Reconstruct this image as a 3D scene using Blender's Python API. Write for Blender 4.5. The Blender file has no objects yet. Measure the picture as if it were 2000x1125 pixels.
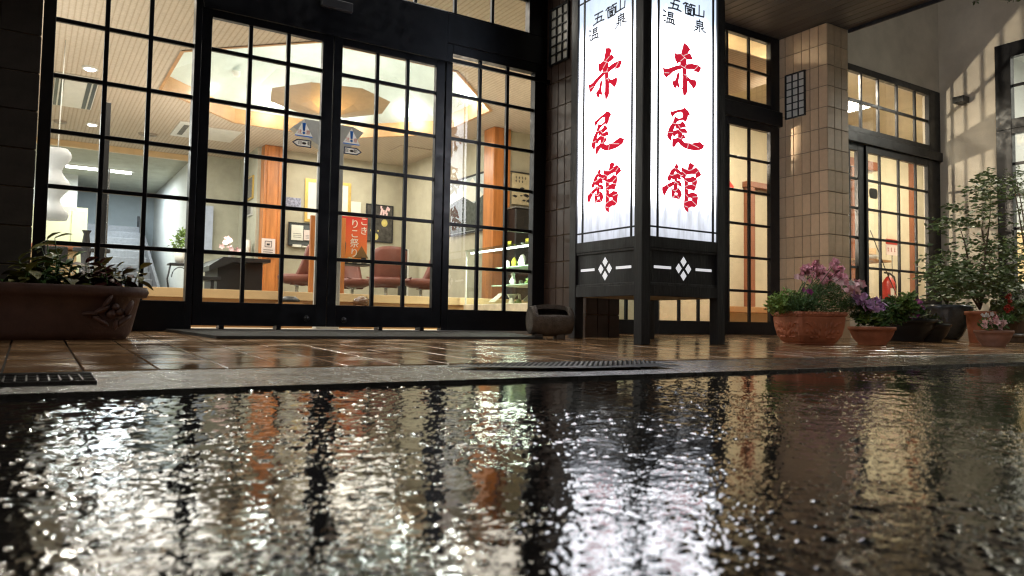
import bpy, math, random
import numpy as np
from mathutils import Vector, Matrix
random.seed(7)
R = math.radians
scene = bpy.context.scene
C = scene.collection

# ------------------------------------------------------------------ camera
F, CX, CY, H = 1474.16, 1000.0, 550.9, 0.085
YAW, PITCH, ROLL = R(32.5729), R(3.0814), R(-.8912)
def cam_axes():
    cy, sy = math.cos(YAW), math.sin(YAW)
    f = Vector((sy*math.cos(PITCH), cy*math.cos(PITCH), math.sin(PITCH)))
    r = Vector((cy, -sy, 0)); d = f.cross(r)
    cr, sr = math.cos(ROLL), math.sin(ROLL)
    return cr*r+sr*d, -sr*r+cr*d, f
AR, AD, AF = cam_axes()
def ray(x, y): return AR*((x-CX)/F) + AD*((y-CY)/F) + AF
def onY(x, y, Y):
    r = ray(x, y); return r*(Y/r.y) + Vector((0, 0, H))
def onX(x, y, X):
    r = ray(x, y); return r*(X/r.x) + Vector((0, 0, H))
def onZ(x, y, z):
    r = ray(x, y); return r*((z-H)/r.z) + Vector((0, 0, H))
cam = bpy.data.cameras.new('camera'); co = bpy.data.objects.new('camera', cam); C.objects.link(co)
m = Matrix((AR, -AD, -AF)).transposed().to_4x4(); m.translation = (0, 0, H); co.matrix_world = m
cam.sensor_width = 36; cam.lens = 36*F/2000; cam.shift_y = -(562.5-CY)/2000
cam.clip_start = .01; cam.clip_end = 400
cam.dof.use_dof = True; cam.dof.focus_distance = 5.5; cam.dof.aperture_fstop = cam.lens/4.8
scene.camera = co

# ------------------------------------------------------------------ sky, dim fill sun, exposure
w = bpy.data.worlds.new('World'); scene.world = w; w.use_nodes = True
nt = w.node_tree; bg = nt.nodes['Background']
sk = nt.nodes.new('ShaderNodeTexSky'); sk.sky_type = 'NISHITA'; sk.sun_disc = False
sk.sun_elevation = R(-4); sk.sun_rotation = R(200)
nt.links.new(sk.outputs[0], bg.inputs[0]); bg.inputs[1].default_value = 0.05
su = bpy.data.lights.new('fill_sun', 'SUN'); su.energy = .42; su.angle = R(12); su.color = (1, .93, .84)  # added as dim fill from behind the camera
so = bpy.data.objects.new('fill_sun', su); C.objects.link(so); so.rotation_euler = (R(62), 0, R(-50))
scene.view_settings.view_transform = 'Standard'; scene.view_settings.look = 'None'
scene.view_settings.exposure = 0; scene.view_settings.gamma = 1
scene.cycles.use_denoising = True; scene.cycles.pixel_filter_type = 'BLACKMAN_HARRIS'; scene.cycles.filter_width = 1.25
scene.cycles.max_bounces = 8; scene.cycles.diffuse_bounces = 3; scene.cycles.glossy_bounces = 4
scene.cycles.transparent_max_bounces = 16; scene.cycles.transmission_bounces = 4
scene.cycles.sample_clamp_indirect = 40; scene.cycles.caustics_reflective = False; scene.cycles.caustics_refractive = False

# ------------------------------------------------------------------ materials
MATS = {}
def newmat(name):
    m = bpy.data.materials.new(name); m.use_nodes = True; MATS[name] = m
    return m, m.node_tree, m.node_tree.nodes['Principled BSDF']
def N(nt, t, **k):
    n = nt.nodes.new(t)
    for a, b in k.items():
        if a in n.inputs: n.inputs[a].default_value = b
        else: setattr(n, a, b)
    return n
def ramp(nt, src, stops):
    r = nt.nodes.new('ShaderNodeValToRGB'); nt.links.new(src, r.inputs[0])
    e = r.color_ramp.elements
    while len(e) < len(stops): e.new(.5)
    for i, (p, c) in enumerate(stops):
        e[i].position = p; e[i].color = (*c, 1) if len(c) == 3 else c
    return r
def mat(name, col, rough=.6, metal=0, var=.25, scale=8, bump=.0, bscale=60, spec=.5, objvar=0, rvar=0, coords='Object', stretch=(1, 1, 1)):
    m, nt, b = newmat(name); L = nt.links
    tc = N(nt, 'ShaderNodeTexCoord'); mp = N(nt, 'ShaderNodeMapping'); mp.inputs['Scale'].default_value = stretch
    if coords == 'World':
        g = N(nt, 'ShaderNodeNewGeometry'); L.new(g.outputs['Position'], mp.inputs[0])
    else: L.new(tc.outputs[coords], mp.inputs[0])
    no = N(nt, 'ShaderNodeTexNoise', Scale=scale, Detail=6.0, Roughness=.6); L.new(mp.outputs[0], no.inputs['Vector'])
    lo = [c*(1-var) for c in col]; hi = [min(1, c*(1+var)) for c in col]
    rp = ramp(nt, no.outputs['Fac'], [(.3, lo), (.7, hi)])
    out = rp.outputs[0]
    if objvar:
        oi = N(nt, 'ShaderNodeObjectInfo'); hs = N(nt, 'ShaderNodeHueSaturation')
        mr = N(nt, 'ShaderNodeMapRange'); mr.inputs['To Min'].default_value = 1-objvar; mr.inputs['To Max'].default_value = 1+objvar
        L.new(oi.outputs['Random'], mr.inputs[0]); L.new(mr.outputs[0], hs.inputs['Value']); L.new(out, hs.inputs['Color']); out = hs.outputs[0]
    L.new(out, b.inputs['Base Color'])
    b.inputs['Metallic'].default_value = metal; b.inputs['Specular IOR Level'].default_value = spec
    b.inputs['Roughness'].default_value = rough
    if rvar:
        n3 = N(nt, 'ShaderNodeTexNoise', Scale=scale*.7, Detail=4.0); L.new(mp.outputs[0], n3.inputs['Vector'])
        mr = N(nt, 'ShaderNodeMapRange'); mr.inputs['From Min'].default_value = .35; mr.inputs['From Max'].default_value = .65
        mr.inputs['To Min'].default_value = max(0, rough-rvar); mr.inputs['To Max'].default_value = rough+rvar
        L.new(n3.outputs['Fac'], mr.inputs[0]); L.new(mr.outputs[0], b.inputs['Roughness'])
    if bump:
        n2 = N(nt, 'ShaderNodeTexNoise', Scale=bscale, Detail=5.0); L.new(mp.outputs[0], n2.inputs['Vector'])
        bp = N(nt, 'ShaderNodeBump', Strength=bump, Distance=.01); L.new(n2.outputs['Fac'], bp.inputs['Height']); L.new(bp.outputs[0], b.inputs['Normal'])
    return m
def emis(name, col, s, base=.8, var=0, scale=5):
    m, nt, b = newmat(name)
    b.inputs['Base Color'].default_value = (base, base, base, 1)
    b.inputs['Emission Color'].default_value = (*col, 1); b.inputs['Emission Strength'].default_value = s
    return m

frame_m = mat('dark_bronze_aluminium', (.012, .013, .017), .38, .3, .2, 20, .03, 200, rvar=.1)
timber_m = mat('black_stained_timber', (.014, .014, .018), .5, 0, .4, 14, .25, 60, stretch=(1, 1, .15), rvar=.12)
timber_worn = mat('worn_black_timber', (.035, .035, .04), .6, 0, .7, 18, .4, 70, stretch=(1, 1, .12))
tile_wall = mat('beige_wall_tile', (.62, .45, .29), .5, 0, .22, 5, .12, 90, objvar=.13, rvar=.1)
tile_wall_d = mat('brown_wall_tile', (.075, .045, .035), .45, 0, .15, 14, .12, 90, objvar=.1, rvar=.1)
grout_m = mat('dark_grout', (.24, .18, .13), .9, 0, .2, 30, .2, 100)
stucco = mat('grey_stucco', (.55, .51, .44), .9, 0, .16, 2.2, .5, 130)
soffit_m = mat('dark_soffit_board', (.075, .06, .05), .5, 0, .35, 9, .2, 60, stretch=(1, .1, 1), objvar=.2)
plaster = mat('cream_plaster', (.45, .415, .31), .9, 0, .1, 3.5, .25, 90)
plaster_w = mat('warm_cream_plaster', (.56, .50, .36), .9, 0, .09, 2.5, .3, 60)
plaster_g = mat('greenish_plaster', (.44, .435, .35), .9, 0, .12, 4, .25, 70)
white_wall = mat('white_wall_paint', (.66, .68, .66), .8, 0, .04, 3, .1, 80)
blue_wall = mat('blue_grey_wall_paint', (.42, .48, .52), .8, 0, .05, 3, .1, 80)
stair_m = mat('grey_stair_carpet', (.24, .25, .27), .9, 0, .15, 20, .2, 120)
orange_wood = mat('orange_varnished_wood', (.47, .17, .045), .3, 0, .42, 9, .06, 50, stretch=(1, 1, .12), coords='World')
pale_wood = mat('pale_board_wood', (.70, .50, .28), .4, 0, .12, 6, .05, 50, stretch=(.15, 1, 1), coords='World')
mid_wood = mat('brown_step_wood', (.38, .20, .08), .45, 0, .2, 6, .05, 50, stretch=(.15, 1, 1), coords='World')
redwood = mat('red_brown_door_wood', (.27, .10, .05), .4, 0, .2, 6, .05, 50, stretch=(1, 1, .12), coords='World')
carpet = mat('olive_room_carpet', (.22, .19, .13), .95, 0, .15, 30, .2, 160)
genkan_m = mat('entrance_hall_stone', (.55, .46, .33), .35, 0, .12, 10, .05, 80)
black_m = mat('black_lacquer', (.012, .012, .013), .35, 0, .2, 10, .05, 50)
vinyl = mat('dusty_red_vinyl', (.23, .085, .065), .42, 0, .12, 7, .12, 60)
chrome = mat('brushed_steel', (.62, .62, .60), .25, .9, .1, 12)
white_pl = mat('white_plastic', (.68, .67, .62), .4, 0, .05, 8)
gold_m = mat('gold_frame', (.62, .42, .12), .35, .5, .15, 12, .1, 60)
paper = mat('pale_paper', (.70, .68, .60), .8, 0, .05, 12)
paper_p = mat('pinkish_paper', (.70, .58, .54), .8, 0, .05, 12)
paper_b = mat('bluish_paper', (.42, .48, .60), .8, 0, .12, 9)
ink_m = mat('black_ink', (.02, .02, .022), .7, 0, .2, 12)
greyink = mat('grey_ink', (.16, .16, .15), .7, 0, .4, 30)
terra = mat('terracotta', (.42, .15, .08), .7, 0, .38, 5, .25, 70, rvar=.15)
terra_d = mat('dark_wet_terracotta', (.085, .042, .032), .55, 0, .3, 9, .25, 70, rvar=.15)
terra_p = mat('pink_terracotta', (.36, .19, .14), .7, 0, .18, 9, .2, 70)
soil = mat('wet_soil', (.02, .013, .009), .8, 0, .4, 40, .6, 120)
stone_m = mat('rough_grey_stone', (.11, .09, .075), .85, 0, .35, 24, .7, 90)
matm = mat('grey_rubber_mat', (.045, .043, .041), .75, 0, .3, 120, .9, 500)
concrete = mat('wet_concrete', (.048, .045, .041), .2, 0, .6, 14, .32, 230, rvar=.14)
steel_dark = mat('wet_dark_steel', (.03, .03, .03), .5, .2, .3, 20, .1, 100)
steel_g = mat('wet_galvanised_steel', (.16, .16, .16), .3, .8, .3, 20, .1, 100)
pave_m = mat('wet_terracotta_paving', (.36, .215, .11), .14, 0, .25, 7, .12, 45, objvar=.16, rvar=.13, coords='World', spec=.6)
pave_g = mat('paving_grout', (.012, .009, .008), .85, 0, .3, 30, .3, 100, coords='World')
leaf_m = mat('green_leaf', (.07, .15, .04), .45, 0, .4, 20, objvar=.3)
leaf_l = mat('pale_green_leaf', (.20, .32, .07), .5, 0, .35, 20, objvar=.3)
leaf_dk = mat('dark_shrub_leaf', (.09, .14, .05), .45, 0, .4, 6, objvar=.2)
leaf_p = mat('maroon_coleus_leaf', (.10, .028, .025), .45, 0, .4, 26, objvar=.3)
leaf_c = mat('olive_coleus_leaf', (.20, .20, .05), .45, 0, .5, 26, objvar=.3)
bark = mat('grey_bark', (.10, .07, .05), .8, 0, .3, 40, .4, 150)
pink_m = mat('pink_petal', (.95, .42, .50), .6, 0, .3, 30)
palepink = mat('pale_pink_petal', (.92, .60, .62), .6, 0, .2, 30)
lilac_m = mat('lilac_petal', (.60, .36, .66), .6, 0, .3, 30)
purple_m = mat('purple_petal', (.32, .05, .24), .6, 0, .3, 30)
white_p = mat('white_petal', (.75, .72, .70), .6, 0, .1, 30)
red_p = mat('red_petal', (.50, .05, .03), .6, 0, .3, 30)
red_paint = mat('red_enamel', (.45, .03, .02), .3, 0, .1, 10)
yellow_m = mat('bright_yellow_card', (.85, .80, .08), .6, 0, .05, 10)
brass_m = mat('crystal_and_brass_goods', (.55, .50, .28), .25, .3, .5, 60)
blue_ink = mat('blue_print', (.02, .13, .45), .6, 0, .1, 10)
navy_ink = mat('navy_print', (.015, .03, .10), .6, 0, .1, 10)
red_ink = mat('faded_red_print', (.40, .06, .05), .6, 0, .1, 10)
def film(name, col):
    m = bpy.data.materials.new(name); m.use_nodes = True; nt = m.node_tree; b = nt.nodes['Principled BSDF']; b.inputs['Base Color'].default_value = (*col, 1); b.inputs['Roughness'].default_value = .5
    t_ = N(nt, 'ShaderNodeBsdfTranslucent'); t_.inputs[0].default_value = (*col, 1); mx = N(nt, 'ShaderNodeMixShader', Fac=.6)
    nt.links.new(b.outputs[0], mx.inputs[1]); nt.links.new(t_.outputs[0], mx.inputs[2]); nt.links.new(mx.outputs[0], nt.nodes['Material Output'].inputs[0]); return m
film_white = film('white_sticker_film', (.85, .85, .85)); film_blue = film('blue_sticker_film', (.08, .30, .75)); film_red = film('red_sticker_film', (.7, .12, .12)); film_navy = film('navy_sticker_film', (.02, .05, .16))
clear_film = mat('grey_sticker_film', (.36, .38, .42), .5, 0, .1, 10)
glaze_m = mat('blue_grey_glaze', (.07, .085, .10), .18, 0, .6, 9, .1, 30)
barrel_m = mat('weathered_barrel_wood', (.085, .055, .035), .7, 0, .4, 12, .4, 60, stretch=(1, 1, .15))
steel_post = mat('grey_metal_post', (.50, .50, .49), .45, .0, .15, 8)

# glass: thin sheet, mostly clear with real reflections
def glass(name, tint=(.97, .98, .97), extra=0.0, dirt=.0):
    m = bpy.data.materials.new(name); m.use_nodes = True; nt = m.node_tree; nt.nodes.clear(); L = nt.links
    o = N(nt, 'ShaderNodeOutputMaterial'); tr = N(nt, 'ShaderNodeBsdfTransparent'); tr.inputs[0].default_value = (*tint, 1)
    gl = N(nt, 'ShaderNodeBsdfGlossy'); gl.inputs['Roughness'].default_value = .015
    fr = N(nt, 'ShaderNodeLayerWeight'); pw_ = N(nt, 'ShaderNodeMath', operation='POWER'); pw_.inputs[1].default_value = 5; L.new(fr.outputs['Facing'], pw_.inputs[0])
    ad = N(nt, 'ShaderNodeMath', operation='MULTIPLY_ADD'); ad.inputs[1].default_value = .9; ad.inputs[2].default_value = .045+extra; L.new(pw_.outputs[0], ad.inputs[0])
    mx = N(nt, 'ShaderNodeMixShader'); L.new(ad.outputs[0], mx.inputs[0]); L.new(tr.outputs[0], mx.inputs[1]); L.new(gl.outputs[0], mx.inputs[2])
    last = mx.outputs[0]
    if dirt:
        g = N(nt, 'ShaderNodeNewGeometry'); no = N(nt, 'ShaderNodeTexNoise', Scale=9.0, Detail=8.0, Roughness=.7); L.new(g.outputs['Position'], no.inputs[0])
        mr = N(nt, 'ShaderNodeMapRange'); mr.inputs['From Min'].default_value = .4; mr.inputs['From Max'].default_value = .8; mr.inputs['To Max'].default_value = dirt
        L.new(no.outputs['Fac'], mr.inputs[0]); df = N(nt, 'ShaderNodeBsdfDiffuse'); df.inputs[0].default_value = (.6, .6, .6, 1)
        m2 = N(nt, 'ShaderNodeMixShader'); L.new(mr.outputs[0], m2.inputs[0]); L.new(last, m2.inputs[1]); L.new(df.outputs[0], m2.inputs[2]); last = m2.outputs[0]
    L.new(last, o.inputs[0]); MATS[name] = m; return m
glass_m = glass('window_glass', extra=.05, dirt=.08)
case_glass = glass('display_case_glass', (.90, .97, .92), .03)

# ribbed ceiling panels
def ceiling_material():
    m, nt, b = newmat('ribbed_ceiling_panel'); L = nt.links
    g = N(nt, 'ShaderNodeNewGeometry'); sp = N(nt, 'ShaderNodeSeparateXYZ'); L.new(g.outputs['Position'], sp.inputs[0])
    mu = N(nt, 'ShaderNodeMath', operation='MULTIPLY'); mu.inputs[1].default_value = 2*math.pi/.052; L.new(sp.outputs[0], mu.inputs[0])
    si = N(nt, 'ShaderNodeMath', operation='SINE'); L.new(mu.outputs[0], si.inputs[0])
    rp = ramp(nt, si.outputs[0], [(.0, (.47, .38, .29)), (.2, (.58, .49, .39)), (1, (.61, .52, .42))])
    mr = N(nt, 'ShaderNodeMapRange'); mr.inputs['From Min'].default_value = -1; L.new(si.outputs[0], mr.inputs[0]); L.new(mr.outputs[0], rp.inputs[0])
    no = N(nt, 'ShaderNodeTexNoise', Scale=40.0, Detail=5.0); L.new(g.outputs['Position'], no.inputs[0])
    mi = N(nt, 'ShaderNodeMix', data_type='RGBA', blend_type='MULTIPLY'); mi.inputs[0].default_value = .5
    r2 = ramp(nt, no.outputs['Fac'], [(.35, (.72, .72, .72)), (.7, (1, 1, 1))])
    L.new(rp.outputs[0], mi.inputs[6]); L.new(r2.outputs[0], mi.inputs[7]); L.new(mi.outputs[2], b.inputs['Base Color'])
    bp = N(nt, 'ShaderNodeBump', Strength=.3, Distance=.003); L.new(si.outputs[0], bp.inputs['Height']); L.new(bp.outputs[0], b.inputs['Normal'])
    b.inputs['Roughness'].default_value = .8
    return m
ceil_m = ceiling_material()

# wet asphalt under a film of rain
def road_material():
    m, nt, b = newmat('rain_wet_asphalt'); L = nt.links
    g = N(nt, 'ShaderNodeNewGeometry')
    P_ = g.outputs['Position']
    def mth(op, x, y=None, z=None):
        n = N(nt, 'ShaderNodeMath', operation=op)
        for i, q in enumerate((x, y, z)):
            if q is None: continue
            if isinstance(q, (int, float)): n.inputs[i].default_value = q
            else: L.new(q, n.inputs[i])
        return n.outputs[0]
    n1 = N(nt, 'ShaderNodeTexNoise', Scale=230.0, Detail=1.0, Roughness=.5); L.new(P_, n1.inputs[0])
    n2 = N(nt, 'ShaderNodeTexNoise', Scale=58.0, Detail=2.0, Roughness=.5); L.new(P_, n2.inputs[0])
    n3 = N(nt, 'ShaderNodeTexNoise', Scale=2.6, Detail=3.0, Roughness=.55); L.new(P_, n3.inputs[0])
    h = mth('MULTIPLY', n2.outputs['Fac'], .0013)
    h = mth('MULTIPLY_ADD', n1.outputs['Fac'], .00006, h)
    for sc_, hh, keep in ((75.0, .0028, .74), (125.0, .0018, .62), (210.0, .0010, .6)):      # stones standing out of the water film
        vo = N(nt, 'ShaderNodeTexVoronoi', Scale=sc_); L.new(P_, vo.inputs['Vector'])
        d_ = mth('SUBTRACT', 1.0, mth('MULTIPLY', vo.outputs['Distance'], 2.4)); d_ = mth('MAXIMUM', d_, 0.0)
        d_ = mth('MULTIPLY', d_, mth('SUBTRACT', 2.0, d_))
        sx = N(nt, 'ShaderNodeSeparateColor'); L.new(vo.outputs['Color'], sx.inputs[0]); msk = mth('GREATER_THAN', sx.outputs[0], keep)
        amp = mth('MULTIPLY', sx.outputs[1], hh); h = mth('ADD', h, mth('MULTIPLY', mth('MULTIPLY', d_, msk), amp))
    rough = N(nt, 'ShaderNodeMapRange'); rough.inputs['From Min'].default_value = .36; rough.inputs['From Max'].default_value = .62
    rough.inputs['To Min'].default_value = .35; rough.inputs['To Max'].default_value = 1.2; L.new(n3.outputs['Fac'], rough.inputs[0])
    h = mth('MULTIPLY', h, rough.outputs[0])
    bp = N(nt, 'ShaderNodeBump', Strength=1.0, Distance=1.0); L.new(h, bp.inputs['Height']); L.new(bp.outputs[0], b.inputs['Normal'])
    rc = ramp(nt, n1.outputs['Fac'], [(.35, (.012, .012, .013)), (.7, (.05, .048, .046))]); L.new(rc.outputs[0], b.inputs['Base Color'])
    b.inputs['Roughness'].default_value = .025; b.inputs['IOR'].default_value = 1.38
    b.inputs['Specular IOR Level'].default_value = .5
    return m
road_m = road_material()

# ------------------------------------------------------------------ mesh builder
class MB:
    def __init__(s): s.v = []; s.f = []; s.sm = []
    def add(s, vs, fs, smooth=False):
        o = len(s.v); s.v += [tuple(v) for v in vs]
        for f in fs: s.f.append(tuple(i+o for i in f)); s.sm.append(smooth)
        return s
    def box(s, x0, x1, y0, y1, z0, z1, b=0):
        if b <= 0:
            vs = [(x, y, z) for z in (z0, z1) for y in (y0, y1) for x in (x0, x1)]
            return s.add(vs, [(0, 2, 3, 1), (4, 5, 7, 6), (0, 1, 5, 4), (2, 6, 7, 3), (0, 4, 6, 2), (1, 3, 7, 5)])
        # chamfered box: 24 verts
        idx = {}; vs = []
        for ax in range(3):
            for sx in (0, 1):
                for sy in (0, 1):
                    for sz in (0, 1):
                        p = [[x0, x1][sx], [y0, y1][sy], [z0, z1][sz]]; sg = (sx, sy, sz)
                        for k in range(3):
                            if k != ax: p[k] += b*(1-2*sg[k])
                        idx[(ax, sg)] = len(vs); vs.append(tuple(p))
        fs = []
        for ax in range(3):
            o = [k for k in range(3) if k != ax]
            for side in (0, 1):
                q = []
                for a, c in ((0, 0), (1, 0), (1, 1), (0, 1)):
                    g = [0, 0, 0]; g[ax] = side; g[o[0]] = a; g[o[1]] = c; q.append(idx[(ax, tuple(g))])
                fs.append(q)
        for ax in range(3):           # edges along ax
            o = [k for k in range(3) if k != ax]
            for a in (0, 1):
                for c in (0, 1):
                    g0 = [0, 0, 0]; g0[o[0]] = a; g0[o[1]] = c; g1 = list(g0); g1[ax] = 1
                    fs.append([idx[(o[0], tuple(g0))], idx[(o[0], tuple(g1))], idx[(o[1], tuple(g1))], idx[(o[1], tuple(g0))]])
        for sx in (0, 1):
            for sy in (0, 1):
                for sz in (0, 1): fs.append([idx[(k, (sx, sy, sz))] for k in range(3)])
        return s.add(vs, fs)
    def quad(s, *p): return s.add(p, [tuple(range(len(p)))])
    def prism(s, pts, d):              # polygon extruded by vector d
        n = len(pts); d = Vector(d); pts = [Vector(p) for p in pts]
        vs = pts+[p+d for p in pts]
        fs = [tuple(range(n)), tuple(range(2*n-1, n-1, -1))]+[(i, (i+1) % n, (i+1) % n+n, i+n) for i in range(n)]
        return s.add(vs, fs)
    def tube(s, pts, r, n=8, cap=True):
        pts = [Vector(p) for p in pts]; rs = r if isinstance(r, (list, tuple)) else [r]*len(pts)
        vs = []
        for i, p in enumerate(pts):
            t = (pts[min(i+1, len(pts)-1)]-pts[max(i-1, 0)]).normalized()
            a = t.cross(Vector((0, 0, 1)) if abs(t.z) < .9 else Vector((1, 0, 0))).normalized(); b = t.cross(a)
            for k in range(n):
                q = 2*math.pi*k/n; vs.append(p+rs[i]*(math.cos(q)*a+math.sin(q)*b))
        fs = [(i*n+k, i*n+(k+1) % n, (i+1)*n+(k+1) % n, (i+1)*n+k) for i in range(len(pts)-1) for k in range(n)]
        s.add(vs, fs, True)
        if cap: s.f += [tuple(len(s.v)-len(vs)+k for k in range(n)), tuple(len(s.v)-n+k for k in range(n))]; s.sm += [False, False]
        return s
    def lathe(s, prof, c=(0, 0, 0), n=32, sx=1, sy=1, wob=0, power=2):   # prof: (r, z)
        vs = []
        for r, z in prof:
            for k in range(n):
                q = 2*math.pi*k/n; cx, sy_ = math.cos(q), math.sin(q)
                if power != 2:
                    cx = math.copysign(abs(cx)**(2/power), cx); sy_ = math.copysign(abs(sy_)**(2/power), sy_)
                rr = r*(1+wob*math.sin(3*q+z*9))
                vs.append((c[0]+rr*cx*sx, c[1]+rr*sy_*sy, c[2]+z))
        fs = [(i*n+k, i*n+(k+1) % n, (i+1)*n+(k+1) % n, (i+1)*n+k) for i in range(len(prof)-1) for k in range(n)]
        return s.add(vs, fs, True)
    def build(s, name, m, parent=None, loc=(0, 0, 0)):
        me = bpy.data.meshes.new(name); L = Vector(loc)
        me.from_pydata([tuple(Vector(v)-L) for v in s.v], [], s.f); me.validate()
        for p, sm in zip(me.polygons, s.sm): p.use_smooth = sm
        import bmesh
        bm = bmesh.new(); bm.from_mesh(me); bmesh.ops.recalc_face_normals(bm, faces=bm.faces); bm.to_mesh(me); bm.free()
        me.materials.append(m)
        o = bpy.data.objects.new(name, me); C.objects.link(o)
        if parent: o.parent = parent
        return o
def box(*a, b=0): return MB().box(*a, b=b)
def thing(name, label, cat, loc=(0, 0, 0), group=None, rz=0):
    o = bpy.data.objects.new(name, None); C.objects.link(o); o.location = loc; o.rotation_euler = (0, 0, rz); o.empty_display_size = .1
    o['label'] = label; o['category'] = cat
    if group: o['group'] = group
    return o
def part(t, name, mb, m, label=None, kind=None, par=None):
    o = mb.build(name, m, par or t, t.location)
    if label: o['label'] = label
    if kind: o['kind'] = kind
    return o
def lpart(t, name, mb, m):            # mesh already in the thing's own coordinates
    return mb.build(name, m, t)
def tag(o, label, cat, group=None):
    o['label'] = label; o['category'] = cat
    if group: o['group'] = group
    return o
def struct(name, mb, m, parent=None):
    o = mb.build(name, m, parent)
    if not parent: o['kind'] = 'structure'
    return o
def inst(src, parent, name, loc, rot=(0, 0, 0), sc=(1, 1, 1)):
    o = bpy.data.objects.new(name, src); C.objects.link(o); o.parent = parent
    o.location = loc; o.rotation_euler = rot; o.scale = sc; return o
def copy_tree(o, parent=None):
    c = o.copy(); C.objects.link(c)
    if parent: c.parent = parent
    for ch in o.children: copy_tree(ch, c)
    return c
def lamp(name, kind, loc, power, col=(1, 1, 1), size=.1, parent=None, rot=(0, 0, 0), sizey=None, spread=None):
    l = bpy.data.lights.new(name, kind); l.energy = power; l.color = col
    if kind == 'AREA':
        l.size = size
        if sizey: l.shape = 'RECTANGLE'; l.size_y = sizey
        if spread: l.spread = spread
    else: l.shadow_soft_size = size
    o = bpy.data.objects.new(name, l); C.objects.link(o); o.location = loc; o.rotation_euler = rot
    if parent: o.parent = parent; o.location = Vector(loc)-parent.location
    return o
def text(s, size, m, parent, name, origin, ux, uz, n, depth=.002, align='CENTER'):
    cu = bpy.data.curves.new(name, 'FONT'); cu.body = s; cu.size = size; cu.align_x = align; cu.align_y = 'CENTER'; cu.extrude = depth; cu.resolution_u = 3
    t = bpy.data.objects.new('tmp', cu); C.objects.link(t)
    dg = bpy.context.evaluated_depsgraph_get(); me = bpy.data.meshes.new_from_object(t.evaluated_get(dg)); bpy.data.objects.remove(t)
    me.materials.clear(); me.materials.append(m)
    M = Matrix((Vector(ux), Vector(uz), Vector(n))).transposed().to_4x4(); M.translation = Vector(origin)-(parent.location if parent and parent.type == 'EMPTY' else Vector((0, 0, 0)))
    me.transform(M); o = bpy.data.objects.new(name, me); C.objects.link(o); o.parent = parent; return o

# ------------------------------------------------------------------ ground
def fz(y): return -.03*(5.2-y)
def kerb_y(x): return 2.10-.022*max(0, x-5)
xs = [-60, -20, -8, -3, 0, 3, 5, 8, 11, 14, 30, 60]
g = MB()
def zroad(y): return fz(2.1)-.015-(2.1-y)*.016 if y < 2.1 else fz(2.1)-.015
for i in range(len(xs)-1):
    a, b = xs[i], xs[i+1]
    for y0, y1 in ((-60, -2), (-2, 0), (0, 1), (1, None)):
        ya, yb = (y1 if y1 is not None else kerb_y(a)+.02), (y1 if y1 is not None else kerb_y(b)+.02)
        g.quad((a, y0, zroad(y0) if y0 > -3 else -.2), (b, y0, zroad(y0) if y0 > -3 else -.2), (b, yb, zroad(yb)), (a, ya, zroad(ya)))
g.v = [(x, y, z-.006) for x, y, z in g.v]
road = struct('road', g, road_m)
# the near carriageway: real relief of stones and rippled water film
def near_road():
    rg = np.random.default_rng(12); nr, nc = 430, 860
    ys = np.geomspace(.26, 2.092, nr); ks = np.linspace(-.22, 2.45, nc)
    Yg, Kg = np.meshgrid(ys, ks, indexing='ij'); Xg = Kg*Yg
    def vnoise(x, y, lam, seed):
        q = np.random.default_rng(seed).random((512, 512)); u, v = x/lam+200, y/lam+200
        i, j = np.floor(u).astype(int), np.floor(v).astype(int); fu, fv = u-i, v-j
        fu = fu*fu*fu*(fu*(fu*6-15)+10); fv = fv*fv*fv*(fv*(fv*6-15)+10); g_ = lambda a, b: q[a % 512, b % 512]
        return (g_(i, j)*(1-fu)+g_(i+1, j)*fu)*(1-fv)+(g_(i, j+1)*(1-fu)+g_(i+1, j+1)*fu)*fv-.5
    def stones(x, y, cell, keep, hmin, hmax, seed):
        q = np.random.default_rng(seed).random((400, 400, 4)); u, v = x/cell+150, y/cell+150
        i, j = np.floor(u).astype(int), np.floor(v).astype(int); out = np.zeros_like(x)
        for a in (-1, 0, 1):
            for b in (-1, 0, 1):
                c = q[(i+a) % 400, (j+b) % 400]; dx = u-(i+a+c[..., 0]); dy = v-(j+b+c[..., 1])
                rad = .28+.32*c[..., 2]; d2 = (dx*dx+dy*dy)/(rad*rad)
                h = np.clip(1-d2, 0, 1)**1.4*(hmin+(hmax-hmin)*c[..., 2])*(c[..., 3] < keep); out = np.maximum(out, h)
        return out
    patch = np.clip(.75+1.3*(vnoise(Xg, Yg, .42, 1)+.5*vnoise(Xg, Yg, .17, 2)), .22, 1.25)
    h = patch*(.00085*vnoise(Xg, Yg, .025, 3)+.00042*vnoise(Xg, Yg, .011, 4)+.0016*vnoise(Xg, Yg, .075, 5))
    h = h+patch*stones(Xg, Yg, .016, .22, .0006, .0028, 6)+patch*stones(Xg, Yg, .0085, .42, .0003, .0012, 7)
    zb = np.where(Yg < 2.1, fz(2.1)-.015-(2.1-Yg)*.016, 0)
    Z = zb+h
    co_ = np.stack([Xg, Yg, Z], -1).reshape(-1, 3).astype(np.float32)
    i = np.arange(nr-1)[:, None]*nc+np.arange(nc-1)[None, :]; f = np.stack([i, i+1, i+nc+1, i+nc], -1).reshape(-1, 4).astype(np.int32)
    me = bpy.data.meshes.new('wet_asphalt'); me.vertices.add(len(co_)); me.vertices.foreach_set('co', co_.ravel())
    me.loops.add(f.size); me.loops.foreach_set('vertex_index', f.ravel()); me.polygons.add(len(f)); me.polygons.foreach_set('loop_start', np.arange(0, f.size, 4, dtype=np.int32))
    me.polygons.foreach_set('use_smooth', np.ones(len(f), dtype=bool)); me.update(); me.validate(); me.materials.append(near_m)
    o = bpy.data.objects.new('wet_asphalt', me); C.objects.link(o); o.parent = road; o['kind'] = 'stuff'
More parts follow.
